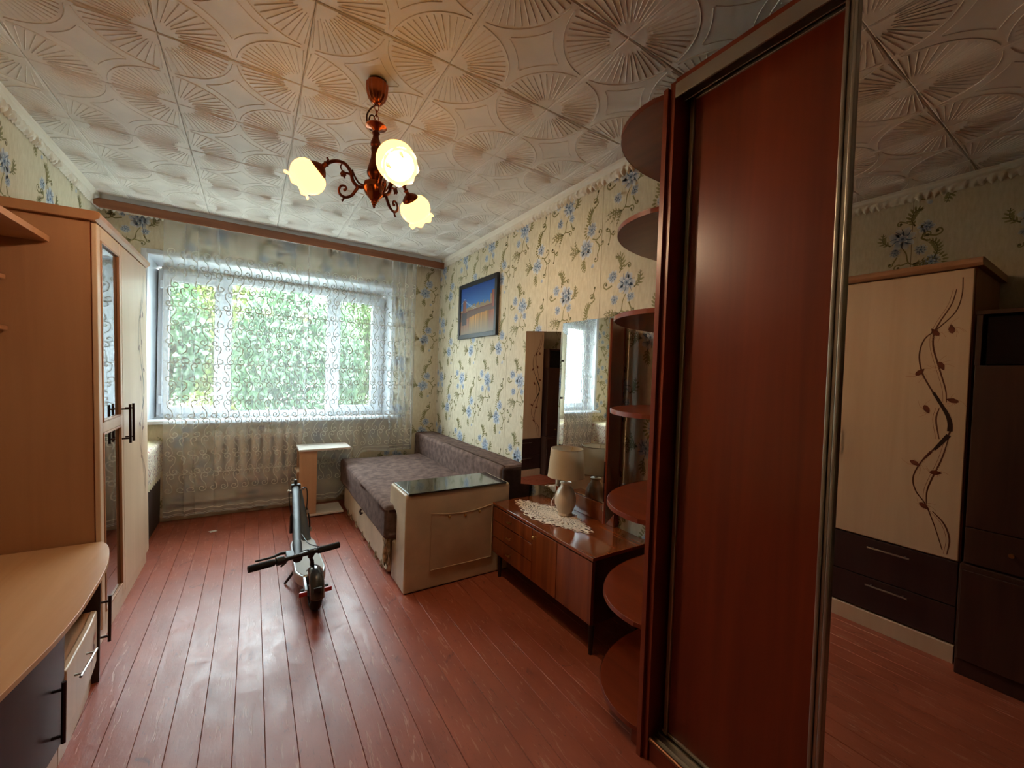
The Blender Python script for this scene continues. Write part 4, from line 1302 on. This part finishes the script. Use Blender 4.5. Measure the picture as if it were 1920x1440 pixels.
# neck and front fork
mb = MB(); mb.tube([(0.335, 3.12, 0.135), (0.325, 3.22, 0.22), (0.305, 3.33, 0.37), (0.297, 3.37, 0.43)], [0.03, 0.03, 0.027, 0.025], 14)
mb.build('neck', M['scoot_grey'], r)
mb = MB()
for s in (-1, 1): mb.tube([(0.297 + s * 0.038, 3.42, 0.108), (0.297 + s * 0.038, 3.40, 0.24), (0.297 + s * 0.012, 3.385, 0.27)], 0.010, 8)
mb.tube([(0.297, 3.39, 0.26), (0.297, 3.37, 0.43)], 0.018, 10)
mb.build('front_fork', M['scoot_black'], r)
def fguard(u, v):
    a = math.radians(25 + 120 * v)
    w = (u - 0.5) * 2
    rr = 0.124 - 0.014 * w * w
    return (FWc[0] + w * 0.033, FWc[1] - math.cos(a) * rr, FWc[2] + math.sin(a) * rr)
MB().grid(fguard, 8, 16).build('front_mudguard', M['scoot_black'], r, angle=180).modifiers.new('thick', 'SOLIDIFY').thickness = 0.003
# folded stem: from hinge above the front wheel back to the handlebar
S0, S1 = Vector((0.279, 3.36, 0.455)), Vector((0.222, 2.47, 0.318))
mb = MB(); mb.tube([S0 + (S1 - S0) * t for t in (0, 0.05, 0.5, 0.9)], [0.026, 0.024, 0.022, 0.021], 14)
mb.build('stem', M['scoot_grey'], r)
mb = MB(); mb.tube([S0 + (S1 - S0) * 0.86, S0 + (S1 - S0) * 1.03], 0.0245, 14)
mb.build('stem_clamp', M['scoot_black'], r)
mb = MB(); mb.box(0.250, 0.312, 3.345, 3.385, 0.42, 0.485); mb.box(0.268, 0.288, 3.35, 3.38, 0.485, 0.52)
mb.build('fold_joint', M['scoot_black'], r, 0.006, 3)
mb = MB(); mb.tube([(0.24, 3.35, 0.44), (0.325, 3.35, 0.45)], 0.006, 8)
mb.lathe([(0.010, 0), (0.012, 0.006), (0.008, 0.012)], look_matrix((0.238, 3.35, 0.44), (-1, 0, 0)), 10); mb.lathe([(0.010, 0), (0.012, 0.006), (0.008, 0.012)], look_matrix((0.325, 3.35, 0.45), (1, 0, 0)), 10)
mb.build('fold_bolt', M['chrome'], r)
mb = MB()
mb.tube(smooth_path([(0.32, 3.345, 0.455), (0.345, 3.32, 0.46), (0.352, 3.30, 0.40), (0.348, 3.29, 0.33), (0.34, 3.25, 0.26)], 5), 0.004, 6)
mb.tube(smooth_path([(0.25, 3.34, 0.445), (0.236, 3.32, 0.42), (0.240, 3.30, 0.34), (0.255, 3.26, 0.25)], 5), 0.0035, 6)
mb.tube(smooth_path([(0.345, 3.29, 0.33), (0.36, 3.26, 0.27), (0.365, 3.24, 0.20), (0.36, 3.22, 0.16)], 5), 0.006, 6)
mb.build('brake_cable', M['scoot_black'], r)
MB().lathe([(0.010, -0.012), (0.012, 0), (0.010, 0.012)], look_matrix((0.352, 3.27, 0.30), (0, 0.3, 1)), 8).build('cable_end', M['chrome'], r)
MB().lathe([(0.012, -0.014), (0.014, 0), (0.012, 0.014)], look_matrix((0.366, 3.235, 0.18), (0, 0.2, 1)), 8).build('cable_end', M['chrome'], r)
# handlebar
B0, B1 = Vector((-0.004, 2.395, 0.325)), Vector((0.437, 2.495, 0.328))
mb = MB(); mb.tube([B0.lerp(B1, 0.02), B0.lerp(B1, 0.98)], 0.0115, 12); mb.build('handlebar', M['scoot_black'], r)
for (a, b) in ((0.0, 0.26), (0.74, 1.0)):
    g = MB(); n = 14
    g.tube([B0.lerp(B1, a + (b - a) * k / n) for k in range(n + 1)], [0.0175 if k in (0, n) else 0.0185 - 0.001 * (k % 2) for k in range(n + 1)], 14)
    g.build('grip', M['grip'], r)
bd = (B1 - B0).normalized()
mb = MB(); mb.tube([B0.lerp(B1, 0.28), B0.lerp(B1, 0.36)], 0.022, 14); mb.build('throttle', M['scoot_black'], r)
mb = MB(); mb.tube([B0.lerp(B1, 0.63), B0.lerp(B1, 0.69)], 0.020, 14)
pb = B0.lerp(B1, 0.66); mb.lathe([(0.016, 0.014), (0.016, 0.026), (0.010, 0.034)], look_matrix(pb, (0, 0.3, -1)), 12)
mb.build('bell', M['scoot_black'], r)
pl_ = B0.lerp(B1, 0.43)
mb = MB(); mb.box(pl_.x - 0.018, pl_.x + 0.020, pl_.y + 0.0, pl_.y + 0.075, pl_.z - 0.01, pl_.z + 0.012)
P = smooth_path([tuple(pl_ + Vector((-0.01, 0.068, 0.004))), tuple(pl_ + Vector((-0.045, 0.070, 0.004))), tuple(pl_ + Vector((-0.085, 0.042, 0.004))), tuple(pl_ + Vector((-0.160, 0.028, 0.004)))], 5)
mb.tube(P, [0.009 - 0.004 * i / len(P) for i in range(len(P))], 8)
mb.build('brake_lever', M['scoot_black'], r, 0.003)
mb = MB(); mb.tube(smooth_path([tuple(pl_ + Vector((0.02, 0.045, 0.005))), tuple(pl_ + Vector((0.09, 0.05, 0.008))), tuple(pl_ + Vector((0.15, 0.05, 0.01))), tuple(pl_ + Vector((0.10, 0.10, 0.02))), tuple(S0.lerp(S1, 0.75) + Vector((0.025, 0, 0.0)))], 5), 0.0028, 6)
mb.build('lever_cable', M['scoot_black'], r)
mb = MB(); mb.tube([B0.lerp(B1, 0.40), B0.lerp(B1, 0.40) + Vector((-0.01, 0.02, -0.03)), B0.lerp(B1, 0.40) + Vector((-0.03, 0.02, -0.045))], [0.007, 0.006, 0.005], 8); mb.build('thumb_paddle', M['scoot_black'], r)
mb = MB(); mb.tube([(0.240, 2.80, 0.095), (0.190, 2.84, 0.006)], 0.008, 8); mb.build('kickstand', M['scoot_black'], r)

# ================================================================== sliding wardrobe
WY0, WY1 = -0.78, 0.935
r = root('sliding_wardrobe', (1.5, 0.08, 0), 'tall mahogany sliding-door wardrobe with one wooden and one mirrored door', 'wardrobe')
box('side_panel', M['mahog'], r, 1.2, 1.79, 0.917, 0.935, 0.0, 2.362, 0.001)
box('side_panel', M['mahog'], r, 1.2, 1.79, WY0, WY0 + 0.018, 0.0, 2.362, 0.001)
box('edge_band', M['mahog_edge'], r, 1.1985, 1.2005, 0.917, 0.935, 0.0, 2.362, 0)
box('top_board', M['mahog_edge'], r, 1.2, 1.79, WY0 + 0.018, 0.917, 2.352, 2.370, 0.001)
box('back_panel', M['mahog_dark'], r, 1.782, 1.79, WY0 + 0.018, 0.917, 0.07, 2.352, 0)
box('plinth', M['mahog'], r, 1.206, 1.79, WY0 + 0.018, 0.917, 0.0, 0.070, 0.001)
mb = MB(); mb.box(1.197, 1.203, WY0 + 0.018, 0.916, 2.304, 2.352); mb.box(1.203, 1.30, WY0 + 0.018, 0.916, 2.344, 2.352); mb.box(1.245, 1.249, WY0 + 0.018, 0.916, 2.312, 2.344)
mb.build('top_track', M['alu'], r, 0.001)
mb = MB(); mb.box(1.213, 1.300, WY0 + 0.018, 0.916, 0.070, 0.074)
for x in (1.226, 1.252, 1.274): mb.box(x, x + 0.004, WY0 + 0.018, 0.916, 0.074, 0.082)
mb.build('bottom_track', M['alu'], r)
MB().tube([(1.208, WY0 + 0.02, 0.073), (1.208, 0.915, 0.073)], 0.0075, 10).build('bottom_rail', M['bronze_rail'], r)
d = box('wooden_door', M['mahog'], r, 1.268, 1.278, 0.05, 0.894, 0.090, 2.316, 0.001)
box('door_stile', M['alu'], d, 1.258, 1.288, 0.884, 0.900, 0.084, 2.32, 0.003)
box('door_stile', M['alu'], d, 1.258, 1.288, 0.03, 0.055, 0.084, 2.32, 0.003)
box('door_rail', M['alu'], d, 1.262, 1.284, 0.055, 0.884, 0.084, 0.096, 0.002)
box('door_rail', M['alu'], d, 1.262, 1.284, 0.055, 0.884, 2.308, 2.32, 0.002)
d = MB().box(1.225, 1.2305, -0.72, 0.424, 0.090, 2.316).build('mirror_door', M['mirror'], r, smooth=False)
for (a, b) in ((0.418, 0.446), (-0.745, -0.715)):
    mb = MB(); mb.box(1.212, 1.242, a, a + 0.009, 0.084, 2.32); mb.box(1.217, 1.242, a + 0.009, b - 0.009, 0.084, 2.32); mb.box(1.212, 1.242, b - 0.009, b, 0.084, 2.32)
    mb.build('door_stile', M['alu'], d, 0.003)
box('door_rail', M['alu'], d, 1.218, 1.236, -0.715, 0.418, 0.084, 0.093, 0.001)
box('door_rail', M['alu'], d, 1.218, 1.236, -0.715, 0.418, 2.312, 2.32, 0.001)

r = root('corner_shelf_unit', (1.5, 1.12, 0), 'mahogany rounded end shelves at the far side of the wardrobe', 'shelf')
box('side_panel', M['mahog'], r, 1.188, 1.79, 0.937, 0.955, 0.0, 2.345, 0.001)
box('edge_band', M['mahog_edge'], r, 1.1865, 1.1885, 0.937, 0.955, 0.0, 2.345, 0)
outl = [(1.190, 0.955)] + [tuple(p) for p in smooth_path([(1.180, 0.985), (1.180, 1.05), (1.203, 1.135), (1.27, 1.225), (1.385, 1.300), (1.52, 1.340), (1.64, 1.350), (1.79, 1.350)], 5)] + [(1.79, 0.955)]
for z in (2.318, 1.932, 1.578, 1.200, 0.822, 0.447, 0.075):
    s = MB().prism(outl, 'z', z, z + 0.018).build('shelf', M['mahog_shelf'], r, 0.0015)
    eb = MB()
    ed = outl[1:-2]
    n = len(ed)
    vs = []; fs = []
    for i, (x, y) in enumerate(ed):
        t = np.array(ed[min(i + 1, n - 1)]) - np.array(ed[max(i - 1, 0)]); t = t / np.hypot(*t)
        ox, oy = -t[1] * 0.0015, t[0] * 0.0015
        vs += [(x + ox, y + oy, z), (x + ox, y + oy, z + 0.018)]
        if i: fs.append((2 * i - 2, 2 * i, 2 * i + 1, 2 * i - 1))
    eb.add(vs, fs).build('edge_band', M['mahog_edge'], s, angle=180)
box('foot_board', M['mahog'], r, 1.21, 1.78, 0.955, 1.0, 0.0, 0.075, 0.001)

# ================================================================== beige wall unit on the left
BR = {'main': [(-0.242, 1.9), (-0.242, 1.815), (-0.223, 1.732), (-0.165, 1.655), (-0.118, 1.604), (-0.101, 1.525), (-0.114, 1.434), (-0.149, 1.351), (-0.191, 1.27), (-0.221, 1.205), (-0.23, 1.148), (-0.212, 1.097), (-0.176, 1.043), (-0.129, 0.964), (-0.103, 0.878), (-0.117, 0.81), (-0.156, 0.75), (-0.192, 0.652), (-0.224, 0.541)],
      'second': [(-0.223, 1.846), (-0.208, 1.772), (-0.171, 1.689), (-0.152, 1.632), (-0.151, 1.563), (-0.169, 1.484), (-0.189, 1.406), (-0.205, 1.339), (-0.209, 1.281)],
      'third': [(-0.185, 1.25), (-0.176, 1.19), (-0.191, 1.094)],
      'fourth': [(-0.225, 1.109), (-0.205, 0.999), (-0.175, 0.894), (-0.158, 0.821), (-0.158, 0.751)],
      'fifth': [(-0.182, 0.723), (-0.225, 0.673), (-0.247, 0.603), (-0.241, 0.523)],
      'thick': [(-0.161, 1.329), (-0.191, 1.27), (-0.215, 1.219), (-0.226, 1.177), (-0.227, 1.138)],
      'thick2': [(-0.224, 1.118), (-0.199, 1.076), (-0.176, 1.038)]}
LV = [(-0.213, 1.649), (-0.155, 1.637), (-0.185, 1.464), (-0.107, 1.432), (-0.14, 1.241), (-0.23, 1.292), (-0.108, 0.955), (-0.186, 0.922), (-0.151, 0.741)]
def branch_print(name, parent, x, yc, sgn=1, zlo=0.5, zhi=1.93):
    mb = MB()
    pl = lambda u, v, l: (x + 0.0004 + 0.0002 * l, yc + sgn * u, v)
    dk, rd, pale = (52, 38, 32), (120, 62, 44), (186, 140, 108)
    stroke(mb, pl, BR['main'], 0.004, 0.004, (92, 54, 40), 1, 5, 0.003)
    for k in ('second', 'fourth', 'fifth', 'third'):
        stroke(mb, pl, BR[k], 0.004, 0.004, (104, 60, 44), 1, 5, 0.003)
        stroke(mb, pl, [(a + 0.012, b) for a, b in BR[k]], 0.0015, 0.0015, (132, 84, 62), 1, 4)
    stroke(mb, pl, BR['thick'], 0.012, 0.020, dk, 2, 5); stroke(mb, pl, BR['thick2'], 0.020, 0.012, dk, 2, 5)
    stroke(mb, pl, [(-0.165, 1.025), (-0.140, 0.985)], 0.012, 0.008, (100, 50, 40), 2, 3)
    rg = random.Random(3)
    for (a, b) in LV:
        an = rg.uniform(0, 6)
        blob(mb, pl, a, b, 0.024, 0.012, an, rd, 3, 8, (96, 50, 38), 0.6)
        for k in range(7):
            q = rg.uniform(0, 6.3); rr = rg.uniform(0.02, 0.06)
            stroke(mb, pl, [(a, b), (a + rr * 0.5 * math.cos(q), b + rr * 0.5 * math.sin(q)), (a + rr * math.cos(q + 0.5), b + rr * math.sin(q + 0.5))], 0.0018, 0.0012, pale, 1, 3)
    keep_faces(mb, lambda p: zlo < p[2] < zhi)
    o = mb.build(name, M['doorprint'], parent, smooth=False, fix=False)
    return o
# tall cabinet beside the window, leaning slightly back to the wall
r = root('tall_cabinet', (-0.575, 3.1, 0), 'tall beige cabinet with a glazed door and a branch-printed door', 'cabinet', rot=(0, -0.021, 0))
box('side_panel', M['beige'], r, -0.985, -0.592, 2.600, 2.618, 0.0, 1.97, 0.001)
box('edge_band', M['mahog_shelf'], r, -0.594, -0.5915, 2.600, 2.618, 0.0, 1.97, 0)
box('side_panel', M['beige'], r, -0.985, -0.592, 3.592, 3.61, 0.0, 1.97, 0.001)
box('carcass_back', M['wenge'], r, -0.985, -0.975, 2.618, 3.592, 0.06, 1.97, 0)
box('carcass_top', M['beige'], r, -0.975, -0.592, 2.618, 3.592, 1.95, 1.97, 0)
for z in (0.4, 0.72, 1.04, 1.36, 1.66): box('shelf', M['beige'], r, -0.975, -0.62, 2.618, 3.0, z, z + 0.016, 0)
box('divider', M['beige'], r, -0.975, -0.60, 3.0, 3.016, 0.08, 1.95, 0)
box('plinth', M['beige_front'], r, -0.985, -0.585, 2.620, 3.600, 0.0, 0.075, 0.001)
mb = MB(); cp = [(-1.0, 1.97), (-0.572, 1.97), (-0.556, 1.982), (-0.552, 1.998), (-0.556, 2.008), (-0.57, 2.012), (-1.0, 2.012)]
mb.prism(cp, 'y', 2.575, 3.63)
mb.build('crown_moulding', M['beige'], r, 0.003)
# glazed door
d = None
mb = MB(); x0, x1 = -0.592, -0.572
mb.box(x0, x1, 2.602, 2.652, 0.08, 1.965).box(x0, x1, 2.956, 3.004, 0.08, 1.965)
mb.box(x0, x1, 2.652, 2.956, 0.08, 0.14).box(x0, x1, 2.652, 2.956, 1.00, 1.05).box(x0, x1, 2.652, 2.956, 1.90, 1.965)
d = mb.build('glazed_door', M['beige_front'], r, 0.004, 3)
for (a, b) in ((0.14, 1.00), (1.05, 1.90)):
    MB().box(-0.584, -0.580, 2.652, 2.956, a, b).build('door_pane', M['smoked'], d, smooth=False)
    mb = MB(); t = 0.010
    mb.box(-0.580, -0.568, 2.652, 2.652 + t, a, b).box(-0.580, -0.568, 2.956 - t, 2.956, a, b).box(-0.580, -0.568, 2.652 + t, 2.956 - t, a, a + t).box(-0.580, -0.568, 2.652 + t, 2.956 - t, b - t, b)
    mb.build('glazing_bead', M['beige'], d, 0.002)
handle('door_handle', d, (-0.572, 2.978, 0.90), (-0.572, 2.978, 1.11), (1, 0, 0), M['dark_handle'], 0.006, 0.034)
d = box('printed_door', M['beige_front'], r, x0, x1, 3.008, 3.606, 0.08, 1.965, 0.005, 3)
handle('door_handle', d, (-0.572, 3.05, 0.90), (-0.572, 3.05, 1.11), (1, 0, 0), M['dark_handle'], 0.006, 0.034)
branch_print('branch_print', d, x1, 3.28, -1)

# worktop and low cupboards
FR = smooth_path([(-0.575, 2.592), (-0.545, 2.53), (-0.523, 2.452), (-0.499, 2.33), (-0.484, 2.19), (-0.476, 2.0), (-0.474, 1.89), (-0.482, 1.73), (-0.499, 1.60), (-0.514, 1.50), (-0.545, 1.30), (-0.585, 1.058)], 6)
def front_x(y):
    for i in range(len(FR) - 1):
        if FR[i][1] >= y >= FR[i + 1][1]:
            q = (FR[i][1] - y) / (FR[i][1] - FR[i + 1][1] + 1e-9)
            return FR[i][0] + (FR[i + 1][0] - FR[i][0]) * q
    return FR[0][0] if y > FR[0][1] else FR[-1][0]
wt = MB().prism([(-1.045, 2.592)] + [tuple(p) for p in FR] + [(-1.045, 1.058)], 'z', 0.486, 0.504).build('curved_worktop', M['beige_top'], None, 0.002)
tag(wt, 'curved beige worktop with bulging front edge at the left of the room', 'worktop')
def curved_body(y0, y1, inset, back=-1.04):
    n = 8
    return [(back, y0)] + [(front_x(y0 + (y1 - y0) * k / n) - inset, y0 + (y1 - y0) * k / n) for k in range(n + 1)] + [(back, y1)]
def curved_front(y0, y1, inset, th):
    n = 8
    ys = [y0 + (y1 - y0) * k / n for k in range(n + 1)]
    return [(front_x(y) - inset - th, y) for y in ys] + [(front_x(y) - inset, y) for y in ys[::-1]]
r = root('low_cupboard', (-0.75, 1.45, 0), 'dark wenge low cupboard under the near end of curved worktop', 'cupboard')
MB().prism(curved_body(1.062, 1.888, 0.051), 'z', 0.085, 0.485).build('body', M['wenge'], r)
for (a, b, hy) in ((1.064, 1.45, 1.41), (1.454, 1.888, 1.80)):
    d = MB().prism(curved_front(a, b, 0.032, 0.018), 'z', 0.09, 0.482).build('door', M['wenge'], r, 0.002)
    x = front_x(hy) - 0.032
    handle('door_handle', d, (x, hy, 0.135), (x, hy, 0.330), (1, 0, 0), M['dark_handle'], 0.006, 0.026)
MB().prism(curved_body(1.062, 1.888, 0.046), 'z', 0.0, 0.085).build('plinth', M['beige_front'], r)
r = root('drawer_cupboard', (-0.75, 2.02, 0), 'low beige drawer unit with open niche under the curved worktop', 'cupboard')
box('back_board', M['beige'], r, -1.04, -1.03, 1.894, 2.314, 0.085, 0.485, 0)
MB().prism(curved_body(1.894, 2.314, 0.051), 'z', 0.292, 0.306).build('niche_floor', M['beige'], r, 0.001)
MB().prism(curved_body(1.894, 2.314, 0.058, -1.02), 'z', 0.088, 0.285).build('drawer_box', M['beige'], r, 0.001)
d = MB().prism(curved_front(1.896, 2.312, 0.030, 0.024), 'z', 0.095, 0.312).build('drawer', M['beige_front'], r, 0.008, 3)
x = front_x(2.08) - 0.030
handle('drawer_handle', d, (x, 1.955, 0.246), (x, 2.13, 0.241), (1, 0, 0), M['chrome'], 0.0045, 0.024)
mb = MB()
def dpl(u, v, l):
    y = 2.20 + u
    return (front_x(y) - 0.030 + 0.0012 + 0.0002 * l, y, v)
stroke(mb, dpl, [(-0.02, 0.12), (0.0, 0.16), (0.02, 0.19), (0.015, 0.25)], 0.006, 0.002, (96, 58, 44), 1, 4)
stroke(mb, dpl, [(0.0, 0.16), (-0.03, 0.18), (-0.04, 0.22)], 0.004, 0.002, (110, 70, 54), 1, 4)
blob(mb, dpl, 0.045, 0.235, 0.018, 0.01, 0.6, (180, 60, 44), 2, 7); blob(mb, dpl, 0.03, 0.2, 0.018, 0.01, 2.2, (110, 64, 50), 2, 7)
for k in range(10):
    q = k * 0.63
    stroke(mb, dpl, [(0.01, 0.18), (0.01 + 0.03 * math.cos(q), 0.18 + 0.03 * math.sin(q))], 0.002, 0.001, (150, 110, 86), 1, 2)
mb.build('drawer_print', M['doorprint'], d, smooth=False, fix=False)
MB().prism(curved_body(1.894, 2.314, 0.046), 'z', 0.0, 0.085).build('plinth', M['beige_front'], r)
r = root('narrow_cupboard', (-0.75, 2.40, 0), 'narrow beige low cupboard beside dark divider next to the tall cabinet', 'cupboard')
MB().prism(curved_body(2.318, 2.338, 0.022), 'z', 0.0, 0.485).build('dark_divider', M['wenge'], r, 0.001)
MB().prism(curved_body(2.342, 2.588, 0.051), 'z', 0.085, 0.485).build('body', M['beige'], r)
d = MB().prism(curved_front(2.344, 2.586, 0.032, 0.018), 'z', 0.09, 0.482).build('door', M['beige_front'], r, 0.003)
x = front_x(2.385) - 0.032
handle('door_handle', d, (x, 2.385, 0.13), (x, 2.385, 0.33), (1, 0, 0), M['dark_handle'], 0.006, 0.036)
MB().prism(curved_body(2.342, 2.588, 0.046), 'z', 0.0, 0.085).build('plinth', M['beige_front'], r)

# shelves between the two tall cabinets
o = box('wall_shelf', M['beige'], None, -1.045, -0.757, 1.06, 2.592, 1.846, 1.872, 0.002); tag(o, 'deep beige shelf spanning high up beside the tall cabinet', 'shelf', 'shelves on the left wall')
o = box('wall_shelf', M['beige'], None, -1.045, -0.882, 1.06, 2.592, 1.668, 1.686, 0.002); tag(o, 'shallow beige shelf, upper one of two below the deep shelf', 'shelf', 'shelves on the left wall')
o = box('wall_shelf', M['beige'], None, -1.045, -0.874, 1.06, 2.592, 1.456, 1.474, 0.002); tag(o, 'shallow beige shelf, lowest one above the curved worktop', 'shelf', 'shelves on the left wall')

# ---- seen in the mirrored door
r = root('tall_wardrobe', (-0.77, 0.775, 0), 'beige wardrobe with printed branch and two dark drawers, seen in the mirror', 'wardrobe')
box('body', M['beige'], r, -1.045, -0.508, 0.490, 1.054, 0.085, 1.945, 0.001)
d = box('door', M['beige_front'], r, -0.508, -0.489, 0.494, 1.050, 0.503, 1.940, 0.005, 3)
handle('door_handle', d, (-0.489, 1.0, 0.96), (-0.489, 1.0, 1.115), (1, 0, 0), M['chrome'], 0.005, 0.03)
branch_print('branch_print', d, -0.489, 0.775, 1)
for (a, b, hz) in ((0.095, 0.275, 0.241), (0.280, 0.496, 0.452)):
    d = box('drawer', M['wenge'], r, -0.508, -0.489, 0.494, 1.050, a, b, 0.002)
    handle('drawer_handle', d, (-0.489, 0.664, hz), (-0.489, 0.838, hz), (1, 0, 0), M['chrome'], 0.005, 0.025)
box('plinth', M['beige_front'], r, -1.04, -0.478, 0.492, 1.052, 0.0, 0.085, 0.001)
MB().prism([(-1.045, 1.945), (-0.476, 1.945), (-0.460, 1.957), (-0.456, 1.970), (-0.462, 1.982), (-0.475, 1.986), (-1.045, 1.986)], 'y', 0.465, 1.056).build('crown_moulding', M['beige'], r, 0.003)

r = root('dark_wardrobe', (-0.73, 0.05, 0), 'dark brown wardrobe with open top niche, reflected at the mirror edge', 'wardrobe')
box('lower_chest', M['wenge_box'], r, -1.045, -0.400, -0.40, 0.474, 0.0, 0.524, 0.003)
box('lower_door', M['wenge_box'], r, -0.400, -0.388, -0.39, 0.466, 0.08, 0.50, 0.002)
for (a, b) in ((-0.40, 0.03), (0.035, 0.464)):
    d = box('drawer', M['wenge_box'], r, -0.425, -0.408, a, b, 0.535, 0.700, 0.002)
    for y in ((a + b) / 2 - 0.07, (a + b) / 2 + 0.07):
        MB().lathe([(0.005, 0), (0.005, 0.010), (0.010, 0.014), (0.009, 0.022)], look_matrix((-0.408, y, 0.62), (1, 0, 0)), 10).build('knob', M['brass'], d)
    box('door', M['wenge_box'], r, -0.425, -0.408, a, b, 0.705, 1.462, 0.002)
box('carcass', M['wenge'], r, -1.045, -0.425, -0.40, 0.466, 0.524, 1.464, 0)
for y in (-0.40, 0.448): box('niche_side', M['wenge_box'], r, -1.045, -0.41, y, y + 0.018, 1.464, 1.700, 0.001)
box('niche_top', M['wenge_box'], r, -1.045, -0.405, -0.402, 0.468, 1.700, 1.718, 0.001)
box('niche_back', M['wenge'], r, -1.045, -1.035, -0.38, 0.446, 1.464, 1.700, 0)
o = box('black_case', M['black_box'], None, -0.86, -0.425, 0.0, 0.436, 1.465, 1.69, 0.006); tag(o, 'black glossy case in the top niche of the dark wardrobe', 'case')

# ---- bed end past the tall cabinet
r = root('bed', (-0.86, 4.05, 0), 'dark-sided bed end with patterned spread between cabinet and window', 'bed')
box('bed_base', M['bed_side'], r, -1.04, -0.642, 3.64, 4.455, 0.0, 0.60, 0.008)
def spread(u, v):
    # over the top and down the side
    y = 3.645 + 0.80 * u
    L = v * 0.65
    w = 0.006 * math.sin(y * 40) 
    if L < 0.40: return (-1.03 + L, y, 0.705 - 0.02 * (L / 0.40) ** 3)
    q = (L - 0.40) / 0.25
    return (-0.632 + 0.004 * math.sin(q * 2.5) + 0.4 * w * q, y, 0.685 - 0.245 * q)
MB().grid(spread, 60, 40).build('bedspread', M['spread'], r, angle=180)
def frill(u, v):
    y = 3.645 + 0.80 * u
    return (-0.630 + 0.005 * math.sin(y * 95) * (0.3 + v), y, 0.445 - 0.055 * v + 0.008 * abs(math.sin(y * 48)) * v)
MB().grid(frill, 140, 5).build('frill', M['spread_edge'], r, angle=180)
box('mattress', M['spread_edge'], r, -1.035, -0.65, 3.65, 4.445, 0.60, 0.70, 0.03, 3)

# ---- scraps of paper on the floor
mb = MB(); mb.grid(lambda u, v: (-0.275 + 0.05 * u + 0.01 * math.sin(5 * v), 3.995 + 0.04 * v + 0.02 * u, 0.0015 + 0.004 * math.sin(4 * u) * math.sin(3 * v) ** 2), 6, 6)
tag(mb.build('paper_scrap', M['paper'], None, angle=180), 'tiny white paper scrap lying on the floor before curtain', 'scrap')
